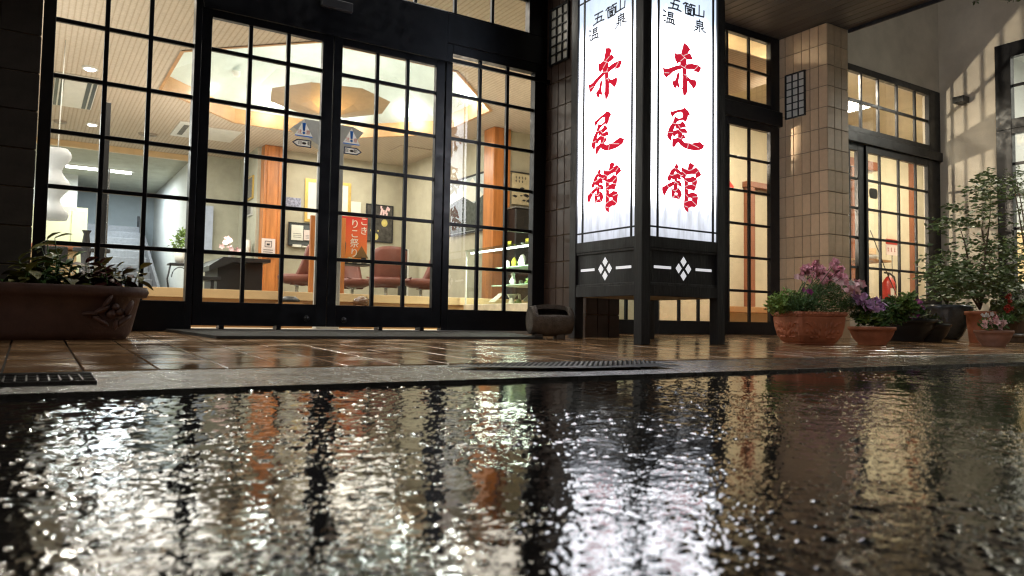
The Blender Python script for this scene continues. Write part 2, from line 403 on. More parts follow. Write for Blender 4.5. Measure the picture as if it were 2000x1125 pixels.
def near_material():
    m, nt, b = newmat('rain_wet_asphalt_near'); L = nt.links
    g_ = N(nt, 'ShaderNodeNewGeometry'); n1 = N(nt, 'ShaderNodeTexNoise', Scale=300.0, Detail=2.0); L.new(g_.outputs['Position'], n1.inputs[0])
    rc = ramp(nt, n1.outputs['Fac'], [(.35, (.010, .010, .011)), (.7, (.055, .052, .05))]); L.new(rc.outputs[0], b.inputs['Base Color'])
    bp = N(nt, 'ShaderNodeBump', Strength=1.0, Distance=.00006); L.new(n1.outputs['Fac'], bp.inputs['Height']); L.new(bp.outputs[0], b.inputs['Normal'])
    b.inputs['Roughness'].default_value = .03; b.inputs['IOR'].default_value = 1.38; return m
near_m = near_material(); near_road()
g = MB()
xs2 = [-60, -8]+[i*.5-3 for i in range(0, 31)]+[14, 60]
def gz(x, y, k=0): return fz(y)-.004
for i in range(len(xs2)-1):
    a, b = xs2[i], xs2[i+1]
    g.quad((a, kerb_y(a), gz(a, kerb_y(a))), (b, kerb_y(b), gz(b, kerb_y(b))), (b, 2.24, gz(b, 2.24)), (a, 2.24, gz(a, 2.24)))
    g.quad((a, 2.24, gz(a, 2.24)), (b, 2.24, gz(b, 2.24)), (b, 2.27, gz(b, 2.27)-.006), (a, 2.27, gz(a, 2.27)-.006))
    g.quad((a, 2.27, gz(a, 2.27)-.006), (b, 2.27, gz(b, 2.27)-.006), (b, 2.6, gz(b, 2.6)+.001), (a, 2.6, gz(a, 2.6)+.001))
    g.quad((a, kerb_y(a), gz(a, kerb_y(a))), (b, kerb_y(b), gz(b, kerb_y(b))), (b, kerb_y(b), -.4), (a, kerb_y(a), -.4))
struct('kerb_gutter_strip', g, concrete)
# paved floor: grout slab, then the tiles
g = MB(); g.quad((-9, 2.6, fz(2.6)-.0085), (12, 2.6, fz(2.6)-.0085), (12, 5.6, fz(5.6)-.0085), (-9, 5.6, fz(5.6)-.0085))
g.quad((-9, 2.6, fz(2.6)-.004), (12, 2.6, fz(2.6)-.004), (12, 2.6, -.4), (-9, 2.6, -.4))
floor = struct('tiled_floor', g, pave_g)
P = .205; tl = MB().box(0, P-.007, 0, P-.007, -.01, .0, b=.002); tl_me = None
rest = MB(); cnt = 0
for j in range(13):
    y = 2.603+j*P
    for i in range(-28, 56):
        x = .145+i*P-.2
        if x > 11.5: continue
        vis = -.6 < x < 9.9 and j < 6
        if vis and cnt < 298:
            if tl_me is None:
                o = tl.build('tile', pave_m, floor); tl_me = o.data; o.location = (x, y, fz(y)); cnt += 1; o.rotation_euler = (math.atan(.03), 0, 0); continue
            cnt += 1
            inst(tl_me, floor, 'tile', (x, y, fz(y)+random.uniform(-.0008, .0008)), (math.atan(.03)+random.uniform(-.003, .003), random.uniform(-.004, .004), 0))
        else:
            dz = random.uniform(-.0008, .0008)
            rest.quad((x, y, fz(y)+dz), (x+P-.008, y, fz(y)+dz), (x+P-.008, y+P-.008, fz(y+P)+dz), (x, y+P-.008, fz(y+P)+dz))
o = rest.build('far_tiles', pave_m, floor); o['kind'] = 'stuff'

# ------------------------------------------------------------------ tiled piers with small latticed vents
def pier(x0, x1, y0, y1, z1, label, mt, vent=None, lw=.1, hh=.215, right=True, left=True):
    t = thing('tiled_pier', label, 'pier', (x0, y0, 0))
    part(t, 'core', box(x0+.008, x1-.008, y0+.008, y1, -.06, z1), grout_m)
    def tiles(n, mk, wtot, hmax):
        nc = max(1, round(wtot/lw)); pw = wtot/nc; nr = int(hmax/hh)
        src = {}
        for c in range(nc):
            for r in range(nr+1):
                z0 = -.055+r*hh; zt = min(z0+hh-.007, z1-.002)
                if zt-z0 < .03: continue
                a0, a1 = c*pw+.0035, (c+1)*pw-.0035
                if vent and mk == 'L' and a0 < vent[1] and a1 > vent[0] and z0 < vent[3] and zt > vent[2]:
                    if a0 >= vent[0]-.03 and a1 <= vent[1]+.03 and z0 > vent[2]-.02 and zt < vent[3]+.02: continue
                d = random.uniform(0, .0015)
                key = (mk, round(a1-a0, 4), round(zt-z0, 4))
                if mk == 'L': base = (x0-d, y0+a0, z0)
                elif mk == 'F': base = (x0+a0, y0-d, z0)
                else: base = (x1+d, y0+a0, z0)
                if key not in src:
                    if mk == 'L': mb = MB().box(0, .01, 0, a1-a0, 0, zt-z0, b=.002)
                    elif mk == 'F': mb = MB().box(0, a1-a0, 0, .01, 0, zt-z0, b=.002)
                    else: mb = MB().box(-.01, 0, 0, a1-a0, 0, zt-z0, b=.002)
                    o = mb.build('tile', mt, t); o.location = Vector(base)-t.location; src[key] = o.data
                else: inst(src[key], t, 'tile', Vector(base)-t.location)
    tiles(0, 'F', x1-x0, z1)
    if left: tiles(0, 'L', y1-y0-.0, z1)
    if vent:
        a, b, c, d = vent
        fr = MB()
        for q in ((a-.012, a, c, d), (b, b+.012, c, d), (a-.012, b+.012, c-.012, c), (a-.012, b+.012, d, d+.012)): fr.box(x0-.022, x0+.004, y0+q[0], y0+q[1], q[2], q[3])
        for i in (1, 2): yy = y0+a+(b-a)*i/3; fr.box(x0-.018, x0-.002, yy-.004, yy+.004, c, d)
        for i in range(1, 6): zz = c+(d-c)*i/6; fr.box(x0-.019, x0-.001, y0+a, y0+b, zz-.004, zz+.004)
        v = part(t, 'lattice_vent', fr, frame_m)
        bk = MB().box(x0-.004, x0+.002, y0+a, y0+b, c, d).build('vent_pane', white_pl, v, t.location)
    return t
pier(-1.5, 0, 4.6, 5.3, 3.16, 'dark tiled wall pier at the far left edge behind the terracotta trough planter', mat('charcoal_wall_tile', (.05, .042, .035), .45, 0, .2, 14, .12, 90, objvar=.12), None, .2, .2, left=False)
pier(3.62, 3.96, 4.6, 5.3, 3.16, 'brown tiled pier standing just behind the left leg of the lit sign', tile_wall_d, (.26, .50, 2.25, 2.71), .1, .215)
pier(6.66, 7.01, 4.6, 5.3, 3.16, 'beige tiled pier with small lattice vent right of the lit sign', tile_wall, (.26, .48, 2.28, 2.73), .1, .215)

# soffit boards
t = thing('porch_soffit', 'dark boarded porch ceiling above the lit sign and beige pier', 'ceiling', (3, 3, 3.165))
part(t, 'deck', box(-9, 7.01, 2.7, 5.2, 3.185, 3.3), soffit_m)
bm_ = None
for i in range(34):
    x = 3.62+i*.1
    if bm_ is None: o = part(t, 'board', MB().box(x+.003, x+.097, 2.7, 5.2, 3.165, 3.184, b=.003), soffit_m); bm_ = o.data; x00 = x
    else: inst(bm_, t, 'board', (x-x00, 0, 0))
part(t, 'near_boards', box(-9, 3.615, 2.7, 5.2, 3.165, 3.184), soffit_m)
part(t, 'edge_trim', box(7.012, 7.03, 2.7, 4.6, 3.13, 3.3), timber_m)

# ------------------------------------------------------------------ windows and doors of the facade (glass in the plane Y)
def glazing(name, label, cat, Y, x0, x1, z0, z1, cols, rows, d=.05, mw=.026, group=None, stile=None, side='Y', m=frame_m, extra=None):
    """cols/rows: edges of glass incl. both ends; frame fills the rest of x0..x1, z0..z1"""
    S = (lambda a, b, c, e, f, g, bb=0: MB().box(a, b, c, e, f, g, b=bb)) if side == 'Y' else (lambda a, b, c, e, f, g, bb=0: MB().box(c, e, a, b, f, g, b=bb))
    t = thing(name, label, cat, (x0, Y, z0) if side == 'Y' else (Y, x0, z0), group)
    a, b = cols[0], cols[-1]; c, e = rows[0], rows[-1]
    part(t, 'stile', S(x0, a, Y-d/2, Y+d/2, z0, z1, .003), m); part(t, 'stile', S(b, x1, Y-d/2, Y+d/2, z0, z1, .003), m)
    part(t, 'rail', S(a, b, Y-d/2+.001, Y+d/2-.001, z0, c, .002), m); part(t, 'rail', S(a, b, Y-d/2+.001, Y+d/2-.001, e, z1, .002), m)
    for x in cols[1:-1]: part(t, 'vertical_muntin', S(x-mw/2, x+mw/2, Y-.014, Y+.014, c, e, .002), m)
    for z in rows[1:-1]: part(t, 'horizontal_muntin', S(a, b, Y-.012, Y+.012, z-mw/2, z+mw/2, .002), m)
    cache = {}
    cb = [a]+[q for x in cols[1:-1] for q in (x-mw/2, x+mw/2)]+[b]
    rb = [c]+[q for z in rows[1:-1] for q in (z-mw/2, z+mw/2)]+[e]
    for i in range(0, len(cb), 2):
        for j in range(0, len(rb), 2):
            w_, h_ = cb[i+1]-cb[i], rb[j+1]-rb[j]; k = (round(w_, 3), round(h_, 3))
            loc = (Vector((cb[i], Y, rb[j])) if side == 'Y' else Vector((Y, cb[i], rb[j])))-t.location
            rot = (random.uniform(-.002, .002), 0, random.uniform(-.002, .002))
            if k not in cache:
                mb = MB().quad((0, 0, 0), (w_, 0, 0), (w_, 0, h_), (0, 0, h_)) if side == 'Y' else MB().quad((0, 0, 0), (0, w_, 0), (0, w_, h_), (0, 0, h_))
                o = mb.build('pane', glass_m, t); o.location = loc; o.rotation_euler = rot; cache[k] = o.data
            else: inst(cache[k], t, 'pane', loc, rot)
    return t
RW = [.19, .515, .85, 1.18, 1.515, 1.855]
GD = 5.2
glazing('tall_window', 'tall dark gridded window left of the sliding doors, behind the trough planter', 'window', GD+.01, -.0, .875, .0, 3.16, [.065, .335, .58, .835], RW+[2.19, 2.52, 2.85, 3.1], d=.09)
d1 = glazing('sliding_door', 'left black gridded sliding door leaf with arrow sticker pointing left', 'door', GD, .878, 1.762, .036, 2.13, [.94, 1.19, 1.445, 1.685], RW+[2.065], d=.045)
d2 = glazing('sliding_door', 'right black gridded sliding door leaf with arrow sticker pointing right', 'door', GD, 1.766, 2.66, .036, 2.13, [1.83, 2.105, 2.35, 2.585], RW+[2.065], d=.045)
glazing('side_window', 'gridded side window right of the doors mirroring the lit red-lettered sign', 'window', GD, 2.663, 3.62, .0, 2.26, [2.72, 2.985, 3.245, 3.50], [.18, .51, .845, 1.18, 1.52, 1.87, 2.185], d=.07)
for (px, py), dd in (((598, 622), d1), ((671, 625), d2)):
    p = onY(px, py, GD-.03); k = MB().lathe([(0, -.02), (.02, -.018), (.022, -.005), (.016, .0), (.016, .01)], (0, 0, 0), 16)
    k.v = [(v[0], v[2], v[1]) for v in k.v]; o = k.build('knob', black_m, dd); o.location = p-dd.location
hd = thing('door_header', 'wide black header box above the sliding doors with a sensor', 'header', (.88, 5.2, 2.13))
part(hd, 'fascia', box(.877, 2.66, 5.14, 5.28, 2.133, 2.50, b=.004), frame_m)
part(hd, 'side_fascia', box(2.663, 3.62, 5.16, 5.28, 2.263, 2.50, b=.004), frame_m)
part(hd, 'motion_sensor', box(*(lambda a, b: (a.x, b.x, 5.10, 5.139, b.z, b.z+.07))(onY(629, 4, 5.1), onY(690, 25, 5.1)), b=.006), mat('dark_sensor_case', (.06, .06, .065), .4))
part(hd, 'track', box(.877, 3.62, 5.12, 5.139, 2.10, 2.13), frame_m)
glazing('transom_window', 'wide gridded transom window over the sliding doors', 'window', 5.2, .877, 3.62, 2.503, 3.16, [1.0, 1.35, 1.70, 2.05, 2.40, 2.745, 3.09, 3.435], [2.515, 2.80, 3.12], d=.07)
for q_ in (1.035, 1.40, 2.13, 2.46): part(hd, 'door_guide', box(q_, q_+.03, 5.11, 5.2, .0, .04), frame_m)
part(hd, 'threshold', box(.877, 3.62, 5.12, 5.28, -.01, .018), steel_post)
# entrance 2 beside the sign
E2R = [.13, .445, .79, 1.13, 1.47, 1.81, 2.13]
glazing('porch_side_window', 'gridded glass panel seen low between the legs of the lit sign', 'window', 5.2, 3.96, 4.86, 0, 2.2, [4.05, 4.30, 4.55, 4.80], E2R, d=.06)
glazing('porch_door', 'gridded porch door hidden mostly behind the lit sign', 'door', 5.2, 4.863, 5.76, 0, 2.2, [4.93, 5.21, 5.47, 5.70], E2R, d=.05)
glazing('porch_door', 'narrow gridded porch door between the sign and the beige pier', 'door', 5.2, 5.763, 6.66, 0, 2.2, [5.86, 5.895+0.0, 6.20, 6.515][0:1]+[5.89, 6.205, 6.515], E2R, d=.05)
glazing('porch_transom', 'four-pane transom over the porch door left of the beige pier', 'window', 5.2, 3.96, 6.66, 2.36, 3.16, [4.05, 4.4, 4.75, 5.1, 5.45, 5.87, 6.20, 6.515], [2.42, 2.745, 3.085], d=.06)
tag(MB().box(3.96, 6.66, 5.13, 5.26, 2.203, 2.357, b=.004).build('porch_lintel', frame_m), 'black lintel beam over the porch doors', 'beam')

# courtyard walls with windows
t = thing('courtyard_wall', 'grey rendered wall holding the wide courtyard window beside the beige pier', 'wall', (7.01, 5.2, 0))
part(t, 'render', MB().box(7.01, 9.86, 5.18, 5.4, 3.16, 7).box(7.01, 9.86, 5.18, 5.4, -.1, .36), stucco)
part(t, 'sill', box(7.01, 9.86, 5.12, 5.179, .33, .37, b=.004), concrete)
ZC = [.44, .79, 1.14, 1.485, 1.83, 2.155]
for args in (('courtyard_window', 'left leaf of the courtyard window tucked behind the beige pier', 7.02, 8.22, [7.10, 7.4, 7.7, 7.95, 8.095]),
             ('courtyard_window', 'right leaf of the courtyard window with oval sticker, red extinguisher behind', 8.223, 9.66, [8.265, 8.53, 8.93, 9.31, 9.56])):
    glazing(args[0], args[1], 'window', 5.22 if args[2] < 8 else 5.2, args[2], args[3], .37, 2.24, args[4], ZC, d=.05, mw=.028)
glazing('courtyard_transom', 'two-row transom above the courtyard window in the grey wall', 'window', 5.2, 7.02, 9.86, 2.36, 3.158, [7.10, 7.5, 7.83, 8.16, 8.51, 8.91, 9.31, 9.60], [2.43, 2.745, 3.08], d=.06, mw=.035)
tag(MB().box(7.02, 9.855, 5.14, 5.26, 2.243, 2.357, b=.004).build('window_lintel', frame_m), 'dark rail between courtyard window and its transom', 'beam')
tag(MB().box(9.663, 9.858, 5.18, 5.24, .371, 2.24, b=.004).build('window_jamb', frame_m), 'dark jamb in the corner right of the courtyard window', 'jamb')
tag(MB().box(9.25, 9.40, 5.0, 5.01, 0, 0.001).build('x', frame_m), 'x', 'x') if False else None
t = thing('courtyard_wall', 'tall grey rendered return wall at right with window-light pattern on it', 'wall', (9.86, 3, 0))
part(t, 'render', MB().box(9.86, 10.06, 4.50, 5.4, -.2, 7).box(9.86, 10.06, -3, 4.499, 3.56, 7).box(9.86, 10.06, -3, 4.499, -.3, .42), stucco)
glazing('return_wall_window', 'tall dark framed window lit white at the right picture edge', 'window', 9.88, 2.2, 4.495, .42, 2.50, [2.3, 2.75, 3.28, 3.80, 4.32], [.57, .93, 1.30, 1.70, 2.08, 2.44], d=.09, side='X', mw=.035)
# the upper two rows of that window
glazing('return_wall_transom', 'bright two-row upper sash of the window at the right edge', 'window', 9.88, 2.2, 4.495, 2.503, 3.555, [2.3, 2.75, 3.28, 3.80, 4.32], [2.62, 3.03, 3.38], d=.09, side='X', mw=.035)
p = onX(1884, 198, 9.86)
t = thing('wall_light', 'small black box light, unlit, on the grey return wall', 'light', p)
part(t, 'housing', box(9.70, 9.84, p.y-.07, p.y+.07, p.z-.04, p.z+.04, b=.006), black_m); part(t, 'bracket', box(9.84, 9.862, p.y-.03, p.y+.03, p.z-.03, p.z+.03), black_m)
# ------------------------------------------------------------------ the lit box sign
LX, LY, LA, PW = 3.335, 3.66, .785, .078
zl = fz(LY)
sign = thing('lantern_sign', 'tall lit white box sign with red lettering on black timber posts', 'sign', (LX, LY, zl))
ZB, ZG, ZT = onY(1330, 580, LY).z, onY(1290, 462, LY).z, 3.02
ZTOPM = onX(1143, 3, LX).z       # upper muntin on the left face
def fx(u, z, n):   # front face (towards -Y): u along +X
    return Vector((LX+u, LY-n, z))
def lx(u, z, n):   # left face (towards -X): u from the back corner to the front corner
    return Vector((LX-n, LY+LA-u, z))
for (a, b), lab in (((0, 0), 'front'), ((1, 0), ''), ((0, 1), 'worn'), ((1, 1), 'worn')):
    x = LX+a*(LA-PW); y = LY+b*(LA-PW)
    o = part(sign, 'post', box(x, x+PW, y, y+PW, fz(y+PW/2)-.002, ZT+.1, b=.004), timber_m)
def facebox(fn, u0, u1, z0, z1, n0, n1, b=.002):
    p, q = fn(u0, z0, n0), fn(u1, z1, n1)
    return MB().box(min(p.x, q.x), max(p.x, q.x), min(p.y, q.y), max(p.y, q.y), z0, z1, b=b)
def bx(u0, u1, z0, z1, n0, n1): return None
# glowing panel: acrylic, glowing by its own emission
pm, nt_, b_ = newmat('lit_white_acrylic')
g_ = N(nt_, 'ShaderNodeNewGeometry'); sep = N(nt_, 'ShaderNodeSeparateXYZ'); nt_.links.new(g_.outputs['Position'], sep.inputs[0])
mp_ = N(nt_, 'ShaderNodeMapping'); mp_.inputs['Scale'].default_value = (26, 26, 5); nt_.links.new(g_.outputs['Position'], mp_.inputs[0])
no_ = N(nt_, 'ShaderNodeTexNoise', Scale=1.0, Detail=6.0); nt_.links.new(mp_.outputs[0], no_.inputs[0])
rp_ = ramp(nt_, no_.outputs['Fac'], [(.30, (.76, .78, .80)), (.55, (.92, .95, 1))])
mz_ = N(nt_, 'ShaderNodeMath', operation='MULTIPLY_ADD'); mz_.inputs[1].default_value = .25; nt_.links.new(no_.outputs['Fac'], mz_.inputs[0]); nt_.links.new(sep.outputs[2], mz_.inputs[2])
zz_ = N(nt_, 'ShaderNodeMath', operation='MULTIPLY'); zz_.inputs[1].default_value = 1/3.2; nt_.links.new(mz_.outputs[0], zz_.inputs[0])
grime_falloff = ramp(nt_, zz_.outputs[0], [(.78/3.2, (.11, .113, .12)), (.97/3.2, (.165, .168, .175)), (1.12/3.2, (1, 1, 1)), (2.10/3.2, (1, 1, 1)), (2.38/3.2, (.15, .17, .19)), (2.9/3.2, (.11, .125, .145))])  # tube light falloff painted in at both ends, mixed with some dirt
mg_ = N(nt_, 'ShaderNodeMix', data_type='RGBA', blend_type='MULTIPLY'); mg_.inputs[0].default_value = 1; nt_.links.new(rp_.outputs[0], mg_.inputs[6]); nt_.links.new(grime_falloff.outputs[0], mg_.inputs[7])
tr_ = N(nt_, 'ShaderNodeBsdfTranslucent'); nt_.links.new(mg_.outputs[2], tr_.inputs[0])
df_ = N(nt_, 'ShaderNodeBsdfDiffuse'); df_.inputs[0].default_value = (.3, .3, .32, 1)
em_ = N(nt_, 'ShaderNodeEmission'); em_.inputs[1].default_value = 5.5; em_.inputs[0].default_value = (.86, .91, 1, 1)
a1 = N(nt_, 'ShaderNodeMixShader', Fac=.25); nt_.links.new(tr_.outputs[0], a1.inputs[1]); nt_.links.new(df_.outputs[0], a1.inputs[2])
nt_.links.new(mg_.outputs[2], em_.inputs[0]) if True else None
a2 = N(nt_, 'ShaderNodeAddShader'); nt_.links.new(a1.outputs[0], a2.inputs[0]); nt_.links.new(em_.outputs[0], a2.inputs[1])
nt_.links.new(a2.outputs[0], nt_.nodes['Material Output'].inputs[0])
red_m, nt_, b_ = newmat('red_translucent_vinyl')
tr_ = N(nt_, 'ShaderNodeBsdfTranslucent'); tr_.inputs[0].default_value = (.60, .010, .028, 1)
df_ = N(nt_, 'ShaderNodeBsdfDiffuse'); df_.inputs[0].default_value = (.5, .01, .02, 1)
em_ = N(nt_, 'ShaderNodeEmission'); em_.inputs[0].default_value = (.64, .018, .045, 1); em_.inputs[1].default_value = .82
a1 = N(nt_, 'ShaderNodeMixShader', Fac=1.0); nt_.links.new(tr_.outputs[0], a1.inputs[1]); nt_.links.new(df_.outputs[0], a1.inputs[2])
a2 = N(nt_, 'ShaderNodeAddShader'); nt_.links.new(a1.outputs[0], a2.inputs[0]); nt_.links.new(em_.outputs[0], a2.inputs[1])
nt_.links.new(a2.outputs[0], nt_.nodes['Material Output'].inputs[0])
crack_m = emis('bare_lit_crack', (1, .86, .88), .85)
navy_txt = mat('navy_lettering', (.03, .03, .07), .5)

def glyph(px, sc, ox, oy): return [onY(ox+x/sc, oy+y/sc, LY+.012) for x, y in px]
S1 = 8.6545
aka = [[(490,130),(545,165),(585,230),(550,275),(545,300),(485,330),(450,305),(465,240),(482,180)],
 [(345,300),(370,318),(440,312),(490,362),(435,420),(378,450),(350,400),(340,350)],
 [(488,332),(550,305),(592,305),(630,385),(530,385),(500,362)],
 [(492,366),(525,390),(522,495),(500,530),(432,500),(435,425)],
 [(140,535),(175,568),(215,565),(330,525),(430,502),(475,525),(455,540),(380,560),(290,600),(240,650),(190,687),(165,670),(150,610)],
 [(522,492),(620,482),(725,505),(770,540),(745,598),(725,603),(650,582),(680,562),(620,548),(525,552),(500,530)],
 [(472,525),(525,555),(525,660),(540,720),(540,850),(540,935),(515,985),(485,1000),(475,900),(460,885),(478,870),(480,700),(475,600)],
 [(527,660),(560,710),(600,745),(680,758),(693,790),(680,850),(648,880),(620,830),(580,780),(530,715)],
 [(388,612),(407,650),(402,700),(385,760),(408,865),(395,865),(365,815),(342,878),(320,850),(297,780),(355,755),(370,690)]]
o_ = [[(265,195),(290,208),(400,175),(470,165),(500,145),(555,190),(580,242),(552,262),(538,315),(512,357),(480,330),(452,322),(470,300),(480,250),(470,210),(430,190),(370,205),(320,235),(290,280),(275,240)],
 [(340,288),(375,315),(400,325),(455,315),(455,328),(410,335),(370,360),(345,398),(306,390),(330,330)],
 [(306,392),(345,405),(315,470),(295,545),(223,545),(250,470)],[(222,548),(295,552),(275,610),(265,678),(235,650),(212,600)],
 [(350,410),(395,418),(445,400),(455,368),(490,395),(515,445),(470,455),(430,462),(440,500),(405,512),(405,470),(365,480)],
 [(300,550),(340,525),(400,515),(435,505),(505,492),(535,530),(535,550),(465,545),(400,550),(350,575),(318,615),(305,580)],
 [(398,548),(450,550),(450,600),(430,645),(395,642)],[(438,640),(460,600),(485,598),(503,635),(470,645),(440,655)],
 [(305,672),(345,665),(390,645),(392,700),(350,740),(320,790),(298,770),(300,710)],
 [(392,645),(435,655),(465,700),(510,738),(558,740),(620,748),(700,732),(755,722),(820,775),(800,815),(750,835),(680,842),(560,825),(480,790),(430,750),(395,700)]]
kan = [[(360,140),(388,170),(385,195),(352,205),(335,195)],[(325,205),(345,225),(300,310),(248,312),(275,250)],[(245,316),(275,325),(268,375),(250,405),(220,395),(218,365)],
 [(355,212),(400,240),(445,280),(500,368),(480,365),(430,325),(385,285),(345,235)],[(275,325),(340,305),(385,292),(410,320),(432,385),(410,385),(375,360),(340,382),(300,380),(280,350)],
 [(335,380),(365,378),(362,425),(340,435)],[(130,530),(160,518),(240,470),(320,435),(348,435),(330,465),(240,520),(200,565),(160,645),(135,610),(128,560)],
 [(362,422),(410,425),(440,470),(445,512),(410,490),(350,448)],[(335,460),(362,470),(370,545),(350,565),(325,550),(325,510)],
 [(280,545),(330,580),(400,550),(425,590),(388,608),(325,604),(322,668),(292,692),(285,610)],[(425,588),(442,650),(405,720),(375,705),(292,692),(322,668),(382,672),(388,608)],
 [(605,122),(655,160),(605,228),(562,220),(575,140)],[(460,198),(510,220),(570,245),(620,230),(695,205),(735,245),(770,315),(695,362),(688,330),(690,290),(600,290),(520,305),(510,350),(490,368),(455,260)],
 [(500,400),(550,425),(552,850),(550,925),(520,905),(495,850),(512,600)],[(500,395),(520,380),(580,378),(645,350),(700,400),(705,430),(690,505),(632,475),(635,435),(545,433)],
 [(545,500),(600,490),(635,482),(688,510),(660,578),(600,550),(545,552)],[(545,650),(640,622),(700,650),(718,700),(700,820),(665,848),(640,845),(640,800),(632,760),(632,710),(600,690),(545,690)],
 [(545,775),(632,760),(660,800),(645,830),(555,862),(545,845)]]
cr1 = [[(445,312),(525,388)],[(485,330),(550,305)],[(500,365),(430,425)],[(435,500),(525,552)],[(500,530),(525,490)],[(160,620),(235,625)],[(725,510),(655,582)],[(490,655),(520,660),(540,715)]]
cr2 = [[(305,392),(350,405)],[(225,548),(300,552)],[(395,425),(435,490)],[(405,515),(455,555)],[(395,640),(435,655),(460,610)],[(560,750),(545,820)],[(605,745),(740,810)]]
cr3 = [[(330,200),(355,215)],[(245,312),(285,325),(380,290)],[(385,285),(440,330),(470,320)],[(340,430),(395,470)],[(205,495),(235,530)],[(285,560),(340,590),(375,560)],[(330,670),(295,690)],[(380,670),(405,715)],[(480,205),(570,240),(640,225)],[(460,255),(520,310)],[(685,290),(730,250)],[(500,400),(550,435)],[(635,440),(695,405)],[(632,480),(690,510)],[(510,510),(550,495)],[(520,540),(560,570)],[(520,650),(555,690)],[(635,690),(710,685)],[(500,780),(550,760)],[(630,760),(695,825)],[(500,840),(550,860)],[(345,430),(325,465)]]
S2 = 14.067
rstrk = [[[(1085,225),(1085,400),(1340,465),(1345,300)],[(1215,145),(1210,425)]],
 [[(1230,545),(1225,580)],[(1150,575),(1315,615),(1310,725),(1150,690),(1150,575)],[(1150,635),(1310,670)],[(1230,715),(1225,880)],[(1095,730),(1185,750),(1150,800),(1070,830)],[(1340,765),(1270,790)],[(1270,780),(1330,850),(1390,900)]],
 [[(235,270),(300,325)],[(215,415),(290,425)],[(240,575),(290,545)],[(360,330),(495,360),(485,470),(365,440),(360,330)],[(360,385),(490,415)],[(335,485),(515,545)],[(335,490),(330,600)],[(515,545),(505,630)],[(395,510),(385,605)],[(455,525),(445,620)],[(290,605),(400,605),(470,635),(555,685)]]]
lstrk = [[[(260,375),(460,265)],[(350,325),(315,545)],[(275,465),(435,385),(410,495)],[(225,625),(320,550),(420,495),(490,475)]],
 [[(535,255),(580,190),(640,165)],[(590,190),(605,215)],[(665,175),(695,125),(795,75)],[(700,125),(715,155)],[(580,260),(755,170),(755,350),(585,440),(580,260)],[(615,290),(720,240)],[(665,265),(668,310)],[(630,325),(700,290),(695,345),(635,378),(630,325)]]]
def uz_front(p): q = onY(p[0], p[1], LY+.012); return (q.x-LX, q.z)
def uz_left(p): q = onX(p[0], p[1], LX+.012); return (LY+LA-q.y, q.z)
def grow(pl, d):
    n = len(pl); A = sum(pl[i][0]*pl[(i+1) % n][1]-pl[(i+1) % n][0]*pl[i][1] for i in range(n)); sg = 1 if A > 0 else -1; out = []
    for i in range(n):
        p0, p1, p2 = Vector(pl[i-1]), Vector(pl[i]), Vector(pl[(i+1) % n]); e1 = (p1-p0).normalized(); e2 = (p2-p1).normalized()
        n1_ = Vector((e1.y, -e1.x))*sg; n2_ = Vector((e2.y, -e2.x))*sg; b_ = n1_+n2_
        if b_.length < .3: b_ = n1_
        b_.normalize(); k_ = min(1.6, 1/max(.4, b_.dot(n1_))); out.append(tuple(p1+b_*d*k_))
    return out
chars = []   # (name, polygons in uz)
for nm, polys, oy in (('red_character', aka, 70), ('red_character', o_, 195), ('red_character', kan, 305)):
    chars.append([[uz_front((1280+x/S1, oy+y/S1)) for x, y in pl] for pl in polys])
cracks = []
for cl, oy in ((cr1, 70), (cr2, 195), (cr3, 305)): cracks += [[uz_front((1280+x/S1, oy+y/S1)) for x, y in pl] for pl in cl]
small = [[[uz_front((1280+x/S2, y/S2)) for x, y in pl] for pl in ch] for ch in rstrk]+[[[uz_left((1140+x/12.5, y/12.5)) for x, y in pl] for pl in ch] for ch in lstrk]
def ribbon(mb, fn, pl, wdt, n0, n1):
    for i in range(len(pl)-1):
        a, b = Vector(pl[i]), Vector(pl[i+1]); d = (b-a)
        if d.length < 1e-5: continue
        d.normalize(); q = Vector((-d.y, d.x))*wdt/2; e = d*wdt*.35
        pts = [a-e+q, b+e+q, b+e-q, a-e-q]
        mb.prism([fn(p.x, p.y, n1) for p in pts], fn(0, 0, n0)-fn(0, 0, n1))
def bxf(u, z, n): return Vector((LX+LA-u, LY+LA+n, z))    # back face (towards +Y)
def rxf(u, z, n): return Vector((LX+LA+n, LY+u, z))       # right face (towards +X)
